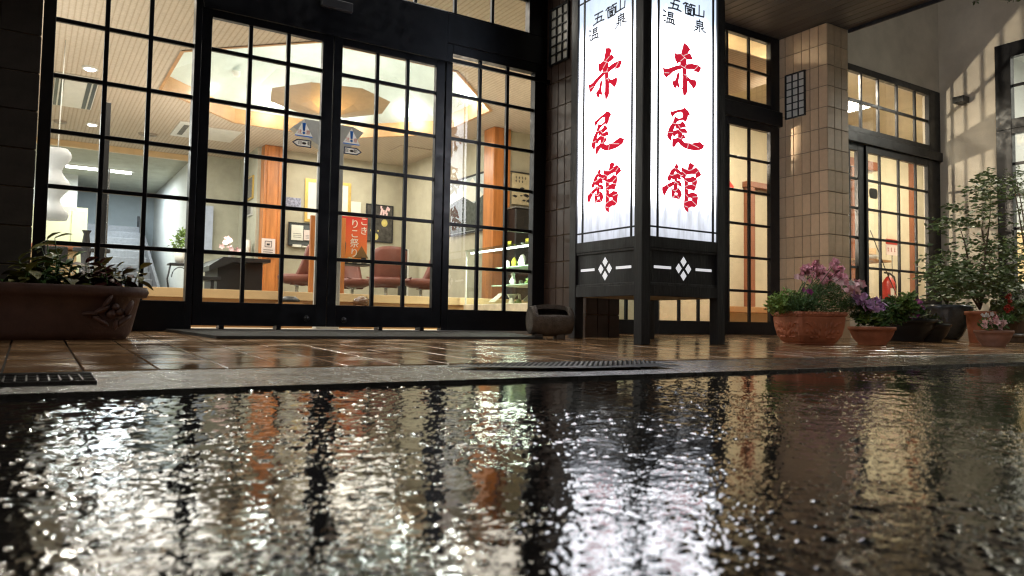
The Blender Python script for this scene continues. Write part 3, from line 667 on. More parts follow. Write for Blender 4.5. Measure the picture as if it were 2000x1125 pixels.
for fi, fn in enumerate((fx, lx, rxf)):
    g0, g1 = PW-.002, LA-PW+.002
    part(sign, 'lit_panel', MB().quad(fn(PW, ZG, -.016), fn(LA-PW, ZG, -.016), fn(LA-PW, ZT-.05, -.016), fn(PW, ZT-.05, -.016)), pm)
    part(sign, 'top_rail', facebox(fn, PW, LA-PW, ZT-.05, ZT+.08, -.03, -.006), timber_m)
    part(sign, 'middle_rail', facebox(fn, PW, LA-PW, ZG-.075, ZG, -.03, -.004), timber_m)
    part(sign, 'lower_panel', facebox(fn, PW, LA-PW, ZB+.075, ZG-.075, -.03, -.018), timber_m)
    part(sign, 'bottom_rail', facebox(fn, PW, LA-PW, ZB, ZB+.075, -.03, -.004), timber_m)
    part(sign, 'moulding', facebox(fn, PW, LA-PW, ZG-.091, ZG-.075, -.016, -.008), timber_worn); part(sign, 'moulding', facebox(fn, PW, LA-PW, ZB+.075, ZB+.091, -.016, -.008), timber_worn)
    um = .028   # slim bars dividing the panel border
    u_l = uz_front((1284.5, 300))[0]; u_r = uz_front((1392, 300))[0]; z_b = uz_front((1330, 448))[1]
    for u in (u_l, u_r): part(sign, 'bar', facebox(fn, u-.009, u+.009, ZG, ZT-.05, -.014, -.005), frame_m)
    for z in (z_b, ZTOPM):
        for a, b in ((PW, u_l-.0095), (u_l+.0095, u_r-.0095), (u_r+.0095, LA-PW)): part(sign, 'cross_bar', facebox(fn, a, b, z-.006, z+.006, -.0135, -.006), frame_m)
    for ch in chars:
        mb = MB()
        for k, pl in enumerate(ch): mb.prism([fn(u, z, -.0145+k*.00003) for u, z in grow(pl, .0060)], fn(0, 0, -.0158)-fn(0, 0, -.0145))
        part(sign, 'red_character', mb, red_m)
    mb = MB()
    for pl in cracks: ribbon(mb, fn, pl, .0036, -.0142, -.0136)
    part(sign, 'crack', mb, crack_m, kind='stuff')
    for ch in small:
        mb = MB()
        for pl in ch: ribbon(mb, fn, pl, .0105, -.0158, -.0145)
        part(sign, 'small_character', mb, navy_txt)
    # diamonds and dashes cut through the lower panel, lit from inside
    Z8 = 3.04
    def q8(x, y): return uz_front((1020+x/Z8, 330+y/Z8))
    cz = q8(957, 592)
    for du, dz in ((0, .052), (0, -.052), (-.036*1.25, 0), (.036*1.25, 0)):
        c_ = (LA/2+du, cz[1]+dz*.92); mb = MB()
        mb.prism([fn(c_[0]+a, c_[1]+b, -.0165) for a, b in ((.028, 0), (0, .034), (-.028, 0), (0, -.034))], fn(0, 0, -.0178)-fn(0, 0, -.0165))
        part(sign, 'diamond', mb, MATS.get('lit_cutout') or emis('lit_cutout', (.93, .95, 1), .62))
    for a, b in ((q8(785, 580)[0], q8(887, 580)[0]), (LA-q8(887, 580)[0], LA-q8(785, 580)[0])):
        part(sign, 'dash', facebox(fn, a, b, cz[1]-.009, cz[1]+.009, -.0178, -.0165, 0), MATS['lit_cutout'])
part(sign, 'back_panel', MB().box(LX+PW, LX+LA-PW, LY+LA-.03, LY+LA-.02, ZB, ZT+.08), timber_m)
part(sign, 'base_board', box(LX+.03, LX+LA-.03, LY+.03, LY+LA-.03, ZB+.002, ZB+.02), mat('bleached_board', (.38, .34, .29), .9, 0, .3, 20))
part(sign, 'cap', box(LX-.06, LX+LA+.06, LY-.06, LY+LA+.06, ZT+.10, ZT+.14, b=.01), timber_m)
for k, (dx, dy) in enumerate(((.30, .30), (.50, .50))):
    tb = part(sign, 'fluorescent_tube', MB().tube([(LX+dx, LY+dy, ZG+.16), (LX+dx, LY+dy, ZT-.25)], .014, 10), emis('tube_glow', (.9, .95, 1), 4) if k == 0 else MATS['tube_glow'])
for k, z in enumerate((ZG+.72, ZG+1.05)):
    lamp('tube_light', 'POINT', (LX+.39, LY+.39, z), 3, (.86, .92, 1), .06, sign)
# ------------------------------------------------------------------ lobby interior
CZ = 2.94; FZ = .335
struct('lobby_floor', MB().box(-4, 5.0, 7.0, 20, FZ-.03, FZ).box(5.0, 8, 7.3, 20, FZ-.03, FZ), carpet)
struct('entrance_hall_floor', MB().box(-4, 4.95, 5.25, 7.0, -.05, .006), genkan_m)
t = thing('step_edge', 'pale wooden floor edge with brown riser running across the lobby', 'step', (0, 7, 0))
part(t, 'edge_board', box(-3, 4.95, 6.96, 6.999, FZ-.075, FZ+.004, b=.003), pale_wood)
part(t, 'riser', box(-3, 4.95, 6.98, 6.999, .0, FZ-.076), mid_wood)
# ceiling with octagonal recess
OC, OR_ = (3.2, 9.42), 2.10
octo = lambda r, z, c=OC, ph=22.5: [(c[0]+r*math.cos(R(ph+45*k)), c[1]+r*math.sin(R(ph+45*k)), z) for k in range(8)]
ro = octo(OR_, CZ)
rect = []
for p in ro:
    dx, dy = p[0]-OC[0], p[1]-OC[1]; s = 0
X0, X1, Y0, Y1 = -4, 7.2, 5.24, 14.2
mb = MB(); n = 8
outer = []
for p in ro:      # project each octagon vertex out to the rectangle
    x = X1 if p[0]-OC[0] > 1.2 else (X0 if p[0]-OC[0] < -1.2 else p[0])
    y = Y1 if p[1]-OC[1] > 1.2 else (Y0 if p[1]-OC[1] < -1.2 else p[1])
    outer.append((x, y, CZ))
for k in range(8): mb.quad(ro[k], ro[(k+1) % 8], outer[(k+1) % 8], outer[k])
corner = {0: (X1, Y1, CZ), 2: (X0, Y1, CZ), 4: (X0, Y0, CZ), 6: (X1, Y0, CZ)}
for k, c in corner.items(): mb.quad(outer[k], c, outer[(k+1) % 8])
ceil = struct('lobby_ceiling', mb, ceil_m)
fz_ = MB(); ro2 = octo(OR_, CZ+.24); ri = octo(OR_-.03, CZ-.012); ro3 = octo(OR_-.03, CZ+.24); rq = octo(OR_+.012, CZ-.012)
for k in range(8):
    j = (k+1) % 8; fz_.quad(ri[k], ri[j], ro3[j], ro3[k]); fz_.quad(rq[k], rq[j], ri[j], ri[k])
MB.build(fz_, 'recess_fascia', mat('orange_fascia_board', (.50, .27, .11), .5, 0, .15, 5), ceil)
vault_m = mat('white_vault_plaster', (.54, .60, .55), .9, 0, .04, 4, .2, 30)
v_ = MB(); rim = octo(OR_-.028, CZ+.20); md = octo(1.15, CZ+.62); tp = (OC[0], OC[1], CZ+.72)
for k in range(8):
    j = (k+1) % 8; a, b = Vector(rim[k]), Vector(rim[j]); mmid = (a+b)/2
    v_.quad(rim[k], tuple(mmid), md[k]); v_.quad(tuple(mmid), rim[j], md[j]); v_.quad(md[k], tuple(mmid), md[j]); v_.quad(md[k], md[j], tp)
MB.build(v_, 'recess_vault', vault_m, ceil)
# pendant
PC = (3.05, 9.05)
t = thing('pendant_lamp', 'faceted octagonal tan pendant glowing gold in the ceiling recess', 'lamp', (PC[0], PC[1], 2.6))
pend_m = mat('tan_lacquer_shade', (.33, .25, .16), .55, 0, .15, 3, .1, 30)
pp = MB(); o8 = octo(.76, 2.80, PC, 10); i8 = octo(.36, 2.72, PC, 32); bt = (PC[0], PC[1], 2.60)
for k in range(8):
    j = (k+1) % 8; pp.quad(o8[k], i8[k], o8[j]); pp.quad(i8[k], i8[j], o8[j]); pp.quad(i8[k], bt, i8[j])
part(t, 'shade', pp, pend_m)
pp = MB()
for k in range(8): j = (k+1) % 8; pp.quad(o8[k], o8[j], (PC[0], PC[1], 2.86))
part(t, 'shade_top', pp, white_wall)
part(t, 'rod', MB().tube([(PC[0], PC[1], 2.84), (PC[0], PC[1], 3.5)], .015), chrome)
for k in range(8):
    q = octo(.60, 2.96, (PC[0]+.15, PC[1]+.15), 0)[k]
    lamp('ring_bulb', 'POINT', q, 4.5, (.93, 1, .95), .05, t)
part(t, 'bulb', MB().lathe([(0, -.03), (.025, -.02), (.03, 0), (.015, .03)], (PC[0]-.10, PC[1]-.2, 2.50), 12), emis('warm_bulb', (1, .62, .22), 12))
lamp('gold_bulb', 'POINT', (PC[0]-.10, PC[1]-.2, 2.50), 13, (1, .58, .18), .08, t)

for px_, py_ in ((4.95, 9.0), (4.7, 10.3), (3.9, 10.95), (2.9, 11.05), (1.9, 10.75), (4.6, 8.3)):
    lamp('cove_tube', 'POINT', (px_, py_, CZ+.225), 13, (.93, 1, .96), .06)
# walls
def wall(name, mb, m): return struct(name, mb, m)
wall('alcove_wall', MB().box(2.33, 3.1, 14.0, 14.1, .3, CZ).box(3.1, 3.2, 12.75, 14.1, .3, CZ), plaster_g)
wall('back_wall', MB().box(3.2, 5.74, 12.75, 12.9, .3, CZ).box(5.74, 5.84, 9.55, 12.9, .3, CZ), plaster)
wall('right_wall', MB().box(5.85, 7.3, 9.40, 9.5, .3, CZ), plaster)
wall('dividing_wall', MB().box(5.0, 5.06, 5.3, 7.2, -.1, 3.2).box(5.06, 14.5, 7.2, 7.3, -.1, 3.3).box(7.2, 7.3, 7.3, 9.4, .3, CZ), plaster_w)
wall('left_wall', MB().box(-4.1, -4, 5.2, 20, -.1, 3.2), white_wall)
struct('wall_behind_pier', MB().box(-4.1, -.01, 5.3, 5.4, -.1, 3.3), white_wall)
t = thing('wood_column', 'orange wooden column with a notice, beside the desk chairs', 'column', (3.14, 12.7, FZ))
part(t, 'shaft', box(3.15, 3.45, 12.5, 12.74, FZ, CZ, b=.01), orange_wood); part(t, 'trim', box(3.20, 3.235, 12.485, 12.499, FZ, CZ-.02), orange_wood); part(t, 'trim', box(3.385, 3.42, 12.485, 12.499, FZ, CZ-.02), orange_wood)
t = thing('wood_column', 'bright orange wooden column behind the glass display case', 'column', (5.62, 9.31, FZ))
part(t, 'shaft', box(5.60, 5.85, 9.31, 9.60, FZ, CZ, b=.01), orange_wood); part(t, 'trim', box(5.86, 5.90, 9.33, 9.36, FZ, CZ), orange_wood)
# stair hall beyond the beam
t = thing('ceiling_beam', 'long thin brown trim beam across the far left ceiling', 'beam', (0, 14.2, CZ-.1)); part(t, 'beam', box(-4, 2.4, 14.18, 14.24, CZ-.10, CZ+.001), pale_wood)
struct('stair_hall_ceiling', MB().box(-4, 2.4, 14.24, 19, CZ-.04, CZ+.05), plaster_g)
struct('stair_hall_wall', MB().box(-4, .72, 17.3, 17.4, .3, CZ).box(2.33, 2.45, 14.1, 19, .3, CZ), white_wall)
struct('stair_well_wall', MB().box(.72, 2.4, 19, 19.1, .3, 4.5), blue_wall)
t = thing('staircase', 'grey staircase rising away at the back left of the lobby', 'staircase', (1.1, 15, FZ))
xa, xb = onY(205, 520, 15.2).x-.25, onY(306, 550, 15.2).x
ztop = onY(250, 446, 18.6).z; ns = 11
for k in range(ns):
    z = FZ+(k+1)*(ztop-FZ)/ns; y = 15.2+k*.3
    part(t, 'step', box(xa, xb, y, y+.31, z-(ztop-FZ)/ns+.002, z, b=.006), stair_m)
part(t, 'stringer', MB().prism([(xb, 15.1, FZ), (xb, 15.1, FZ+.3), (xb, 18.7, ztop+.3), (xb, 18.7, ztop-.2)], (.05, 0, 0)), mat('dark_stringer', (.10, .10, .11), .5))
a, b = onY(98, 403, 17.2), onY(167, 470, 17.2)
t = thing('hall_door', 'cream double door at the far left end of the lobby', 'door', (a.x, 17.28, FZ))
cream = mat('cream_door_paint', (.62, .60, .38), .5, 0, .04, 6)
part(t, 'casing', box(a.x-.3, b.x+.02, 17.26, 17.299, FZ, a.z+.03), cream); xm = onY(139, 430, 17.2).x
part(t, 'leaf', box(a.x-.25, xm-.01, 17.235, 17.259, FZ, a.z-.04, b=.005), cream); part(t, 'leaf', box(xm+.01, b.x-.03, 17.235, 17.259, FZ, a.z-.04, b=.005), cream)
part(t, 'handle', MB().lathe([(0, 0), (.03, 0), (.03, .05), (0, .05)], (xm-.08, 17.2, 1.3), 10), chrome)
# tall black partition edge
a = onY(200, 400, 8.0)
t = thing('tall_black_panel', 'narrow full-height black partition panel seen edge-on at left', 'partition', (a.x, 8, FZ))
part(t, 'panel', box(a.x-.02, a.x+.035, 7.98, 8.5, FZ, onY(205, 200, 8).z, b=.004), black_m); part(t, 'edge_strip', box(a.x+.036, a.x+.05, 7.975, 7.99, FZ, onY(205, 330, 8).z), chrome)

# ceiling fittings
def ceil_px(pts): return [onZ(x, y, CZ-.004) for x, y in pts]
t = thing('air_conditioner', 'large white ceiling air conditioner with dark slots, upper left', 'air conditioner', onZ(150, 175, CZ))
q = ceil_px([(101, 204), (172, 213), (196, 152), (120, 140)])
x0, x1, y0, y1 = min(p.x for p in q), max(p.x for p in q)-.0, min(p.y for p in q)+.05, max(p.y for p in q)-.1
part(t, 'panel', box(x0, x1, y0, y1, CZ-.03, CZ, b=.008), white_pl)
for f0, f1 in ((.02, .10), (.14, .22), (.74, .84), (.88, .97)): part(t, 'slot', box(x0+(x1-x0)*f0, x0+(x1-x0)*f1, y0+.03, y1-.03, CZ-.034, CZ-.031), black_m)
for i, (pts, lab) in enumerate((([(332, 262), (372, 268), (353, 236)], 'small square ceiling vent left of the sliding doors'), ([(405, 270), (448, 277), (472, 258), (405, 248)], 'pale ceiling air vent seen through the left door leaf'), ([(775, 288), (818, 304), (842, 294), (800, 286)], 'flush ceiling hatch seen through the right door leaf'))):
    q = ceil_px(pts); x0, x1, y0, y1 = min(p.x for p in q), max(p.x for p in q), min(p.y for p in q), max(p.y for p in q)
    t = thing('ceiling_vent', lab, 'vent', (x0, y0, CZ)); mm = ceil_m if i == 2 else white_pl
    part(t, 'frame', box(x0, x1, y0, y1, CZ-.018, CZ, b=.004), mm); w_ = x1-x0
    part(t, 'grille', box(x0+w_*.25, x0+w_*.5, y0+.15*(y1-y0), y1-.15*(y1-y0), CZ-.022, CZ-.019), greyink if i == 0 else mm)
for i, (px, py, pw, lab) in enumerate(((176, 134, 16, 'bright round downlight high in the left window ceiling'), (180, 243, 10, 'smaller lit downlight beneath the air conditioner'))):
    p = onZ(px, py, CZ-.01); t = thing('downlight', lab, 'downlight', p)
    part(t, 'lens', MB().lathe([(0, -.03), (.05, -.02), (.065, 0)], p, 16), emis('downlight_glow', (1, .98, .92), 14) if i == 0 else MATS['downlight_glow']); part(t, 'ring', MB().lathe([(.066, -.012), (.085, -.01), (.085, .01)], p, 20), white_pl)
    lamp('downlight_lamp', 'SPOT', p+Vector((0, 0, -.05)), 60, (1, .95, .85), .05, t).data.spot_size = R(150)
for px, py in ((118, 238), (282, 262), (296, 263), (176, 307), (248, 315)):
    p = onZ(px, py, CZ-.01); t = thing('ceiling_fitting', {118: 'tiny pale fitting near the air conditioner at left', 282: 'left of two small round ceiling fittings by the second muntin', 296: 'right of two small round ceiling fittings by the second muntin', 176: 'small recessed fitting beyond the beam above the paper lamp', 248: 'small recessed fitting beyond the beam above the stairs'}[px], 'ceiling fitting', p)
    part(t, 'ring', MB().lathe([(.03, -.012), (.08, -.016), (.09, .008)], p, 16), mat('dull_fitting', (.30, .25, .2), .5) if px == 118 else MATS['dull_fitting'])
# smoke detector in the vault
p = onZ(462, 143, CZ+.40); t = thing('smoke_detector', 'small white round detector on the pale ceiling recess', 'detector', p); part(t, 'body', MB().lathe([(0, -.05), (.035, -.045), (.05, -.02), (.055, .02)], p, 16), white_pl)
# hall strip light
a, b = onZ(128, 332, CZ-.09), onZ(258, 346, CZ-.09)
t = thing('strip_light', 'long bright fluorescent strip light in the stair hall', 'strip light', (a+b)/2)
yy = (a.y+b.y)/2
yy = min(yy, 16.2); a = onY(128, 333, yy); b = onY(256, 346, yy)
part(t, 'tube', box(a.x, b.x, yy-.04, yy+.04, CZ-.10, CZ-.06), emis('tube_white', (.95, 1, .97), 6)); part(t, 'housing', box(a.x-.05, b.x+.05, yy-.06, yy+.06, CZ-.059, CZ-.04), white_pl)
lamp('tube_lamp', 'AREA', ((a.x+b.x)/2, yy, CZ-.13), 85, (.93, 1, .97), 1.6, t, sizey=.2)
# paper lamps
pl_m = emis('lit_washi_paper', (.92, 1, .98), .2, .38)
p = onY(112, 320, 9.0)
t = thing('paper_lantern', 'tall pleated white paper lantern hanging at the far left', 'lantern', (p.x, p.y, 2.0))
prof = []; zlo, zhi = onY(112, 432, 9).z, onY(112, 289, 9).z
for k in range(61):
    f_ = k/60; z = zlo+(zhi-zlo)*f_
    r = .10+.04*math.sin(f_*15.5+.3)+.005*(k % 2)
    prof.append((r if 0 < k < 60 else .03, z))
mbp = MB().lathe(prof, (p.x-.02, p.y, 0), 24, wob=.06)
part(t, 'shade', mbp, pl_m); part(t, 'cord', MB().tube([(p.x, p.y, zhi-.01), (p.x+.02, p.y, CZ)], .006, 6), white_pl)
lamp('lantern_glow', 'POINT', (p.x-.35, p.y-.35, zhi-.5), 1.5, (.95, 1, .97), .15, t)
# front desk and baluster
a, b = onY(100, 478, 10.5), onY(148, 520, 10.5)
t = thing('reception_desk', 'marbled reception counter with dark top at the left', 'desk', (a.x, 10.5, FZ))
part(t, 'counter', box(a.x-1.2, b.x, 10.4, 11.2, FZ, a.z-.06, b=.01), mat('tan_marble', (.50, .36, .20), .3, 0, .5, 14)); part(t, 'top', box(a.x-1.3, b.x+.06, 10.35, 11.25, a.z-.059, a.z, b=.015), redwood)
part(t, 'monitor', box(a.x-.1, onY(132, 500, 10.3).x, 10.25, 10.30, onY(110, 512, 10.3).z, onY(110, 481, 10.3).z, b=.01), black_m)
p = onY(167, 500, 10.0); t = thing('newel_post', 'turned dark wooden post beside the reception counter', 'post', (p.x, 10, FZ))
part(t, 'post', MB().lathe([(.06, 0), (.06, .3), (.04, .33), (.055, .5), (.03, .7), (.05, .74)], (p.x, 10, FZ), 16), timber_worn); part(t, 'rail', box(p.x-.13, p.x+.25, 9.96, 10.04, onY(165, 492, 10).z, onY(165, 484, 10).z, b=.008), timber_worn)
# plant stand and chair back near the alcove
p = onY(351, 500, 12.6); t = thing('plant_stand', 'dark bentwood stand holding the yellow potted plant', 'stand', (p.x, 12.6, FZ))
zt = onY(351, 515, 12.6).z
part(t, 'top', box(p.x-.16, p.x+.16, 12.45, 12.75, zt-.03, zt, b=.006), timber_m)
for sx in (-1, 1): part(t, 'leg', MB().tube([(p.x+sx*.14, 12.5, zt-.02), (p.x+sx*.18, 12.5, zt-.25), (p.x+sx*.13, 12.5, FZ)], .014, 6), timber_m)
part(t, 'hoop', MB().tube([(p.x+.12*math.cos(q*.2618*1.0), 12.5, zt-.22+.16*math.sin(q*.2618)) for q in range(0, 13)], .008, 6), timber_m)
def leafmesh(name, m, l=1, w=.45, fold=.12, cut=0):
    mb = MB(); n = 5; vs = []
    for i in range(n+1):
        f_ = i/n; ww = w*math.sin(math.pi*min(1, f_*.93+.04))**.8*(1+.15*(i % 2)*cut); z = -.25*l*f_*f_
        vs += [(-ww/2, f_*l, z+fold*ww), (0, f_*l, z), (ww/2, f_*l, z+fold*ww)]
    fs = []
    for i in range(n): a = i*3; fs += [(a, a+1, a+4, a+3), (a+1, a+2, a+5, a+4)]
    mb.add(vs, fs, True); me = bpy.data.meshes.new(name); me.from_pydata(mb.v, [], mb.f); me.materials.append(m)
    for q in me.polygons: q.use_smooth = True
    return me
def foliage(t, name, m, centers, n, size, seed=0, kind='stuff', spread=1.0, up=.3, wd=.45):
    """many little leaves as one mesh; centers: list of (x,y,z,r)"""
    rn = random.Random(seed); mb = MB()
    for _ in range(n):
        cx, cy, cz, r = rn.choice(centers)
        d = Vector((rn.gauss(0, 1), rn.gauss(0, 1), rn.gauss(0, .8))).normalized()*r*rn.random()**.45*spread
        p = Vector((cx, cy, cz))+d
        u = Vector((rn.gauss(0, 1), rn.gauss(0, 1), rn.gauss(up, .6))).normalized(); v = u.cross(Vector((rn.gauss(0, 1), rn.gauss(0, 1), rn.gauss(0, 1)))).normalized()
        s = size*rn.uniform(.6, 1.25); nn = u.cross(v)
        mb.add([p, p+u*s*.5+v*s*wd*.5+nn*s*.06, p+u*s, p+u*s*.5-v*s*wd*.5+nn*s*.06, p+u*s*.52], [(0, 1, 4), (1, 2, 4), (2, 3, 4), (3, 0, 4)], True)
    o = part(t, name, mb, m)
    if kind: o['kind'] = kind
    return o
def blossoms(t, name, m, centers, n, size, seed=0, inward=.55):
    rn = random.Random(seed); out = []
    for _ in range(n):
        cx, cy, cz, r = rn.choice(centers); mb = MB()
        d = Vector((rn.gauss(0, 1), rn.gauss(0, 1), rn.gauss(.3, .7))).normalized()*r*rn.random()**.4; c = Vector((cx, cy, cz))+d
        ax = Vector((rn.gauss(0, .6), -1+rn.gauss(0, .5), rn.gauss(.4, .5))).normalized(); a = ax.cross(Vector((0, 0, 1))).normalized(); b = ax.cross(a)
        s = size*rn.uniform(.75, 1.2); ph = rn.random()*6
        for k in range(5):
            q = ph+k*1.2566; e = a*math.cos(q)+b*math.sin(q); f_ = a*math.cos(q+.62)+b*math.sin(q+.62); h_ = a*math.cos(q-.62)+b*math.sin(q-.62)
            mb.add([c-ax*s*.15, c+f_*s*.4+ax*s*.05, c+e*s*.62+ax*s*rn.uniform(-.05, .2), c+h_*s*.4+ax*s*.05], [(0, 1, 2, 3)], True)
        out.append(part(t, name, mb, m))
    return out
t = thing('potted_plant', 'small yellow-green plant in a white pot on the stand', 'plant', (p.x, 12.6, zt))
part(t, 'pot', MB().lathe([(.0, .002), (.06, .002), (.085, .17), (.08, .17), (.06, .05)], (p.x, 12.6, zt), 20), white_pl)
foliage(t, 'foliage', leaf_l, [(p.x, 12.6, zt+.32, .16), (p.x+.05, 12.6, zt+.45, .1)], 260, .07, 3)
# desk
a, b = onY(403, 520, 10.6), onY(505, 560, 10.6)
t = thing('black_desk', 'large black lobby desk with sloping top left of the chairs', 'desk', (b.x, 10.8, FZ))
zt = onY(437, 503, 10.6).z; xl = onY(425, 540, 10.6).x
part(t, 'body', box(xl, b.x+.05, 10.6, 11.5, FZ, zt-.05, b=.01), black_m)
part(t, 'top', MB().prism([(a.x, 10.4, zt-.13), (onY(437, 500, 10.4).x, 10.4, zt-.005), (b.x+.1, 10.4, zt-.005), (b.x+.1, 10.4, zt-.05), (a.x+.3, 10.4, zt-.07), (a.x, 10.4, zt-.20)], (0, 1.2, 0)), black_m)
t2 = thing('side_table', 'low dark side table left of the black desk', 'table', (onY(396, 560, 10.2).x, 10.2, FZ)); zz = onY(400, 540, 10.2).z
part(t2, 'top', box(onY(380, 560, 10.2).x, onY(427, 560, 10.2).x, 10.1, 10.5, zz-.05, zz, b=.005), black_m)
for px in (384, 412, 424): q = onY(px, 560, 10.2); part(t2, 'leg', box(q.x-.02, q.x+.02, 10.12, 10.16, FZ, zz-.051), black_m)
p = onY(453, 490, 10.7); t = thing('flower_vase', 'pink orchid sprays standing on the black desk', 'flowers', (p.x, 10.7, zt))
part(t, 'vase', MB().lathe([(0, 0), (.04, 0), (.05, .06), (.03, .1)], (p.x, 10.7, zt-.003), 14), white_pl)
part(t, 'stem', MB().tube([(p.x, 10.7, zt+.05), (p.x-.05, 10.7, zt+.2), (p.x-.09, 10.7, zt+.26)], .005, 5), leaf_m)
blossoms(t, 'blossom', palepink, [(p.x-.06, 10.7, zt+.20, .09), (p.x+.02, 10.7, zt+.10, .09)], 18, .07, 2)
# chairs
def make_chair(label, loc, rz):
    t = thing('lobby_chair', label, 'chair', loc, 'dusty red swivel chairs in the lobby', rz)
    # local: seat faces +Y, back at -Y
    mb = MB(); nu, nv = 12, 10; vs = []
    for off in (0, .05):
        for j in range(nv+1):
            f_ = j/nv; z = .25+.67*f_; yb = -.18-.22*f_-.04*math.sin(f_*3.1)
            hw = .285+.02*math.sin(f_*math.pi)-.08*(1-f_)**3-(.035*max(0, f_-.9)/.1)
            for i in range(nu+1):
                s = 2*i/nu-1; vs.append((s*hw, yb+.20*abs(s)**2.5*(1-.35*f_)+off, z-(.03*abs(s)**4 if j == nv else 0)))
    W = nu+1; fs = []
    for k in (0, 1):
        o = k*W*(nv+1)
        for j in range(nv):
            for i in range(nu): fs.append((o+j*W+i, o+j*W+i+1, o+(j+1)*W+i+1, o+(j+1)*W+i))
    o = W*(nv+1)
    for j in range(nv):
        for i in (0, nu): fs.append((j*W+i, (j+1)*W+i, o+(j+1)*W+i, o+j*W+i))
    for i in range(nu):
        for j in (0, nv): fs.append((j*W+i, j*W+i+1, o+j*W+i+1, o+j*W+i))
    mb.add(vs, fs, True); lpart(t, 'backrest', mb, vinyl)
    mb = MB().lathe([(0, .27), (.20, .275), (.29, .32), (.31, .38), (.29, .42), (.2, .43), (0, .425)], (0, 0, 0), 28, power=3); lpart(t, 'seat', mb, vinyl)
    lpart(t, 'piping', MB().tube([(x, .30-.1*abs(x)/.3, .40+.03*abs(x)/.3) for x in (-.30, -.2, -.1, 0, .1, .2, .3)], .012, 6), vinyl)
    t.scale = (.80, .80, .84)
    lpart(t, 'pedestal', MB().lathe([(.10, .27), (.03, .24), (.028, .10), (.08, .03), (.20, .005), (.2, 0)], (0, 0, 0), 24), chrome)
    return t
c0 = make_chair('dusty red lobby chair facing left beside the black desk', (onY(580, 560, 10.2).x, 10.2, FZ), R(60))
for lab, px, Y, rz in (('dusty red lobby chair seen from behind, below the black poster', 754, 9.9, R(-8)), ('dusty red lobby chair in profile at the right door edge', 822, 9.9, R(70)), ('dusty red chair seat half hidden by the festival banner', 688, 10.6, R(200))):
    c = copy_tree(c0); c.location = (onY(px, 560, Y).x, Y, FZ); c.rotation_euler = (0, 0, rz); c['label'] = lab
# orange boards & banner
a, b = onY(608, 420, 9.0), onY(672, 572, 9.0)
t = thing('orange_partition', 'orange wooden partition rising behind the centre door stile', 'partition', (a.x, 9, FZ)); part(t, 'board', box(a.x, b.x, 9, 9.05, FZ, a.z, b=.004), orange_wood); part(t, 'foot', box(a.x-.03, b.x+.03, 8.93, 9.12, FZ, FZ+.04, b=.004), orange_wood)
t = thing('festival_banner', 'red and orange festival banner with white brush lettering', 'banner', (a.x, 9.3, FZ))
a, b = onY(655, 420, 9.3), onY(716, 508, 9.3)
bm2, nt_, b_ = newmat('red_orange_banner'); g_ = N(nt_, 'ShaderNodeNewGeometry'); sp = N(nt_, 'ShaderNodeSeparateXYZ'); nt_.links.new(g_.outputs[0], sp.inputs[0])
mr = N(nt_, 'ShaderNodeMapRange'); mr.inputs['From Min'].default_value = b.z; mr.inputs['From Max'].default_value = a.z; nt_.links.new(sp.outputs[2], mr.inputs[0])
rp = ramp(nt_, mr.outputs[0], [(0, (.62, .22, .03)), (.35, (.60, .12, .02)), (1, (.50, .02, .015))]); nt_.links.new(rp.outputs[0], b_.inputs[0]); b_.inputs['Roughness'].default_value = .7
part(t, 'cloth', box(a.x, b.x, 9.3, 9.31, b.z, a.z), bm2); cx = onY(693, 460, 9.29)
for i, ch in enumerate('りこ祭り'): text(ch, .125, paper, t, 'lettering', (cx.x, 9.297, a.z-.10-i*.125), (1, 0, 0), (0, 0, 1), (0, -1, 0))
for i, ch in enumerate('こき'): text(ch, .115, paper, t, 'lettering', (cx.x+.125, 9.297, a.z-.06-i*.12), (1, 0, 0), (0, 0, 1), (0, -1, 0))
part(t, 'figure_print', MB().prism([(cx.x-.2, 9.298, b.z+.05), (cx.x-.12, 9.298, b.z+.05), (cx.x-.11, 9.298, b.z+.2), (cx.x-.15, 9.298, b.z+.3), (cx.x-.2, 9.298, b.z+.25)], (0, .001, 0)), ink_m)
part(t, 'roof_print', MB().prism([(cx.x+.0, 9.298, b.z+.02), (cx.x+.2, 9.298, b.z+.02), (cx.x+.1, 9.298, b.z+.18)], (0, .001, 0)), mat('brown_print', (.16, .08, .02), .7))
t = thing('sales_rack', 'low dark rack of small goods under the festival banner', 'rack', (a.x, 9.3, FZ))
zz = onY(690, 515, 9.3).z
part(t, 'shelf', box(a.x+.05, b.x+.05, 9.2, 9.5, zz-.02, zz, b=.003), black_m)
for s in (a.x+.06, b.x+.02): part(t, 'leg', box(s, s+.02, 9.22, 9.24, FZ, zz-.02), chrome)
rn = random.Random(4)
for i in range(7): x = a.x+.1+i*.062; part(t, 'goods', box(x, x+.05, 9.22, 9.27, zz, zz+rn.uniform(.04, .09), b=.002), rn.choice([black_m, leaf_l, paper, brass_m]))
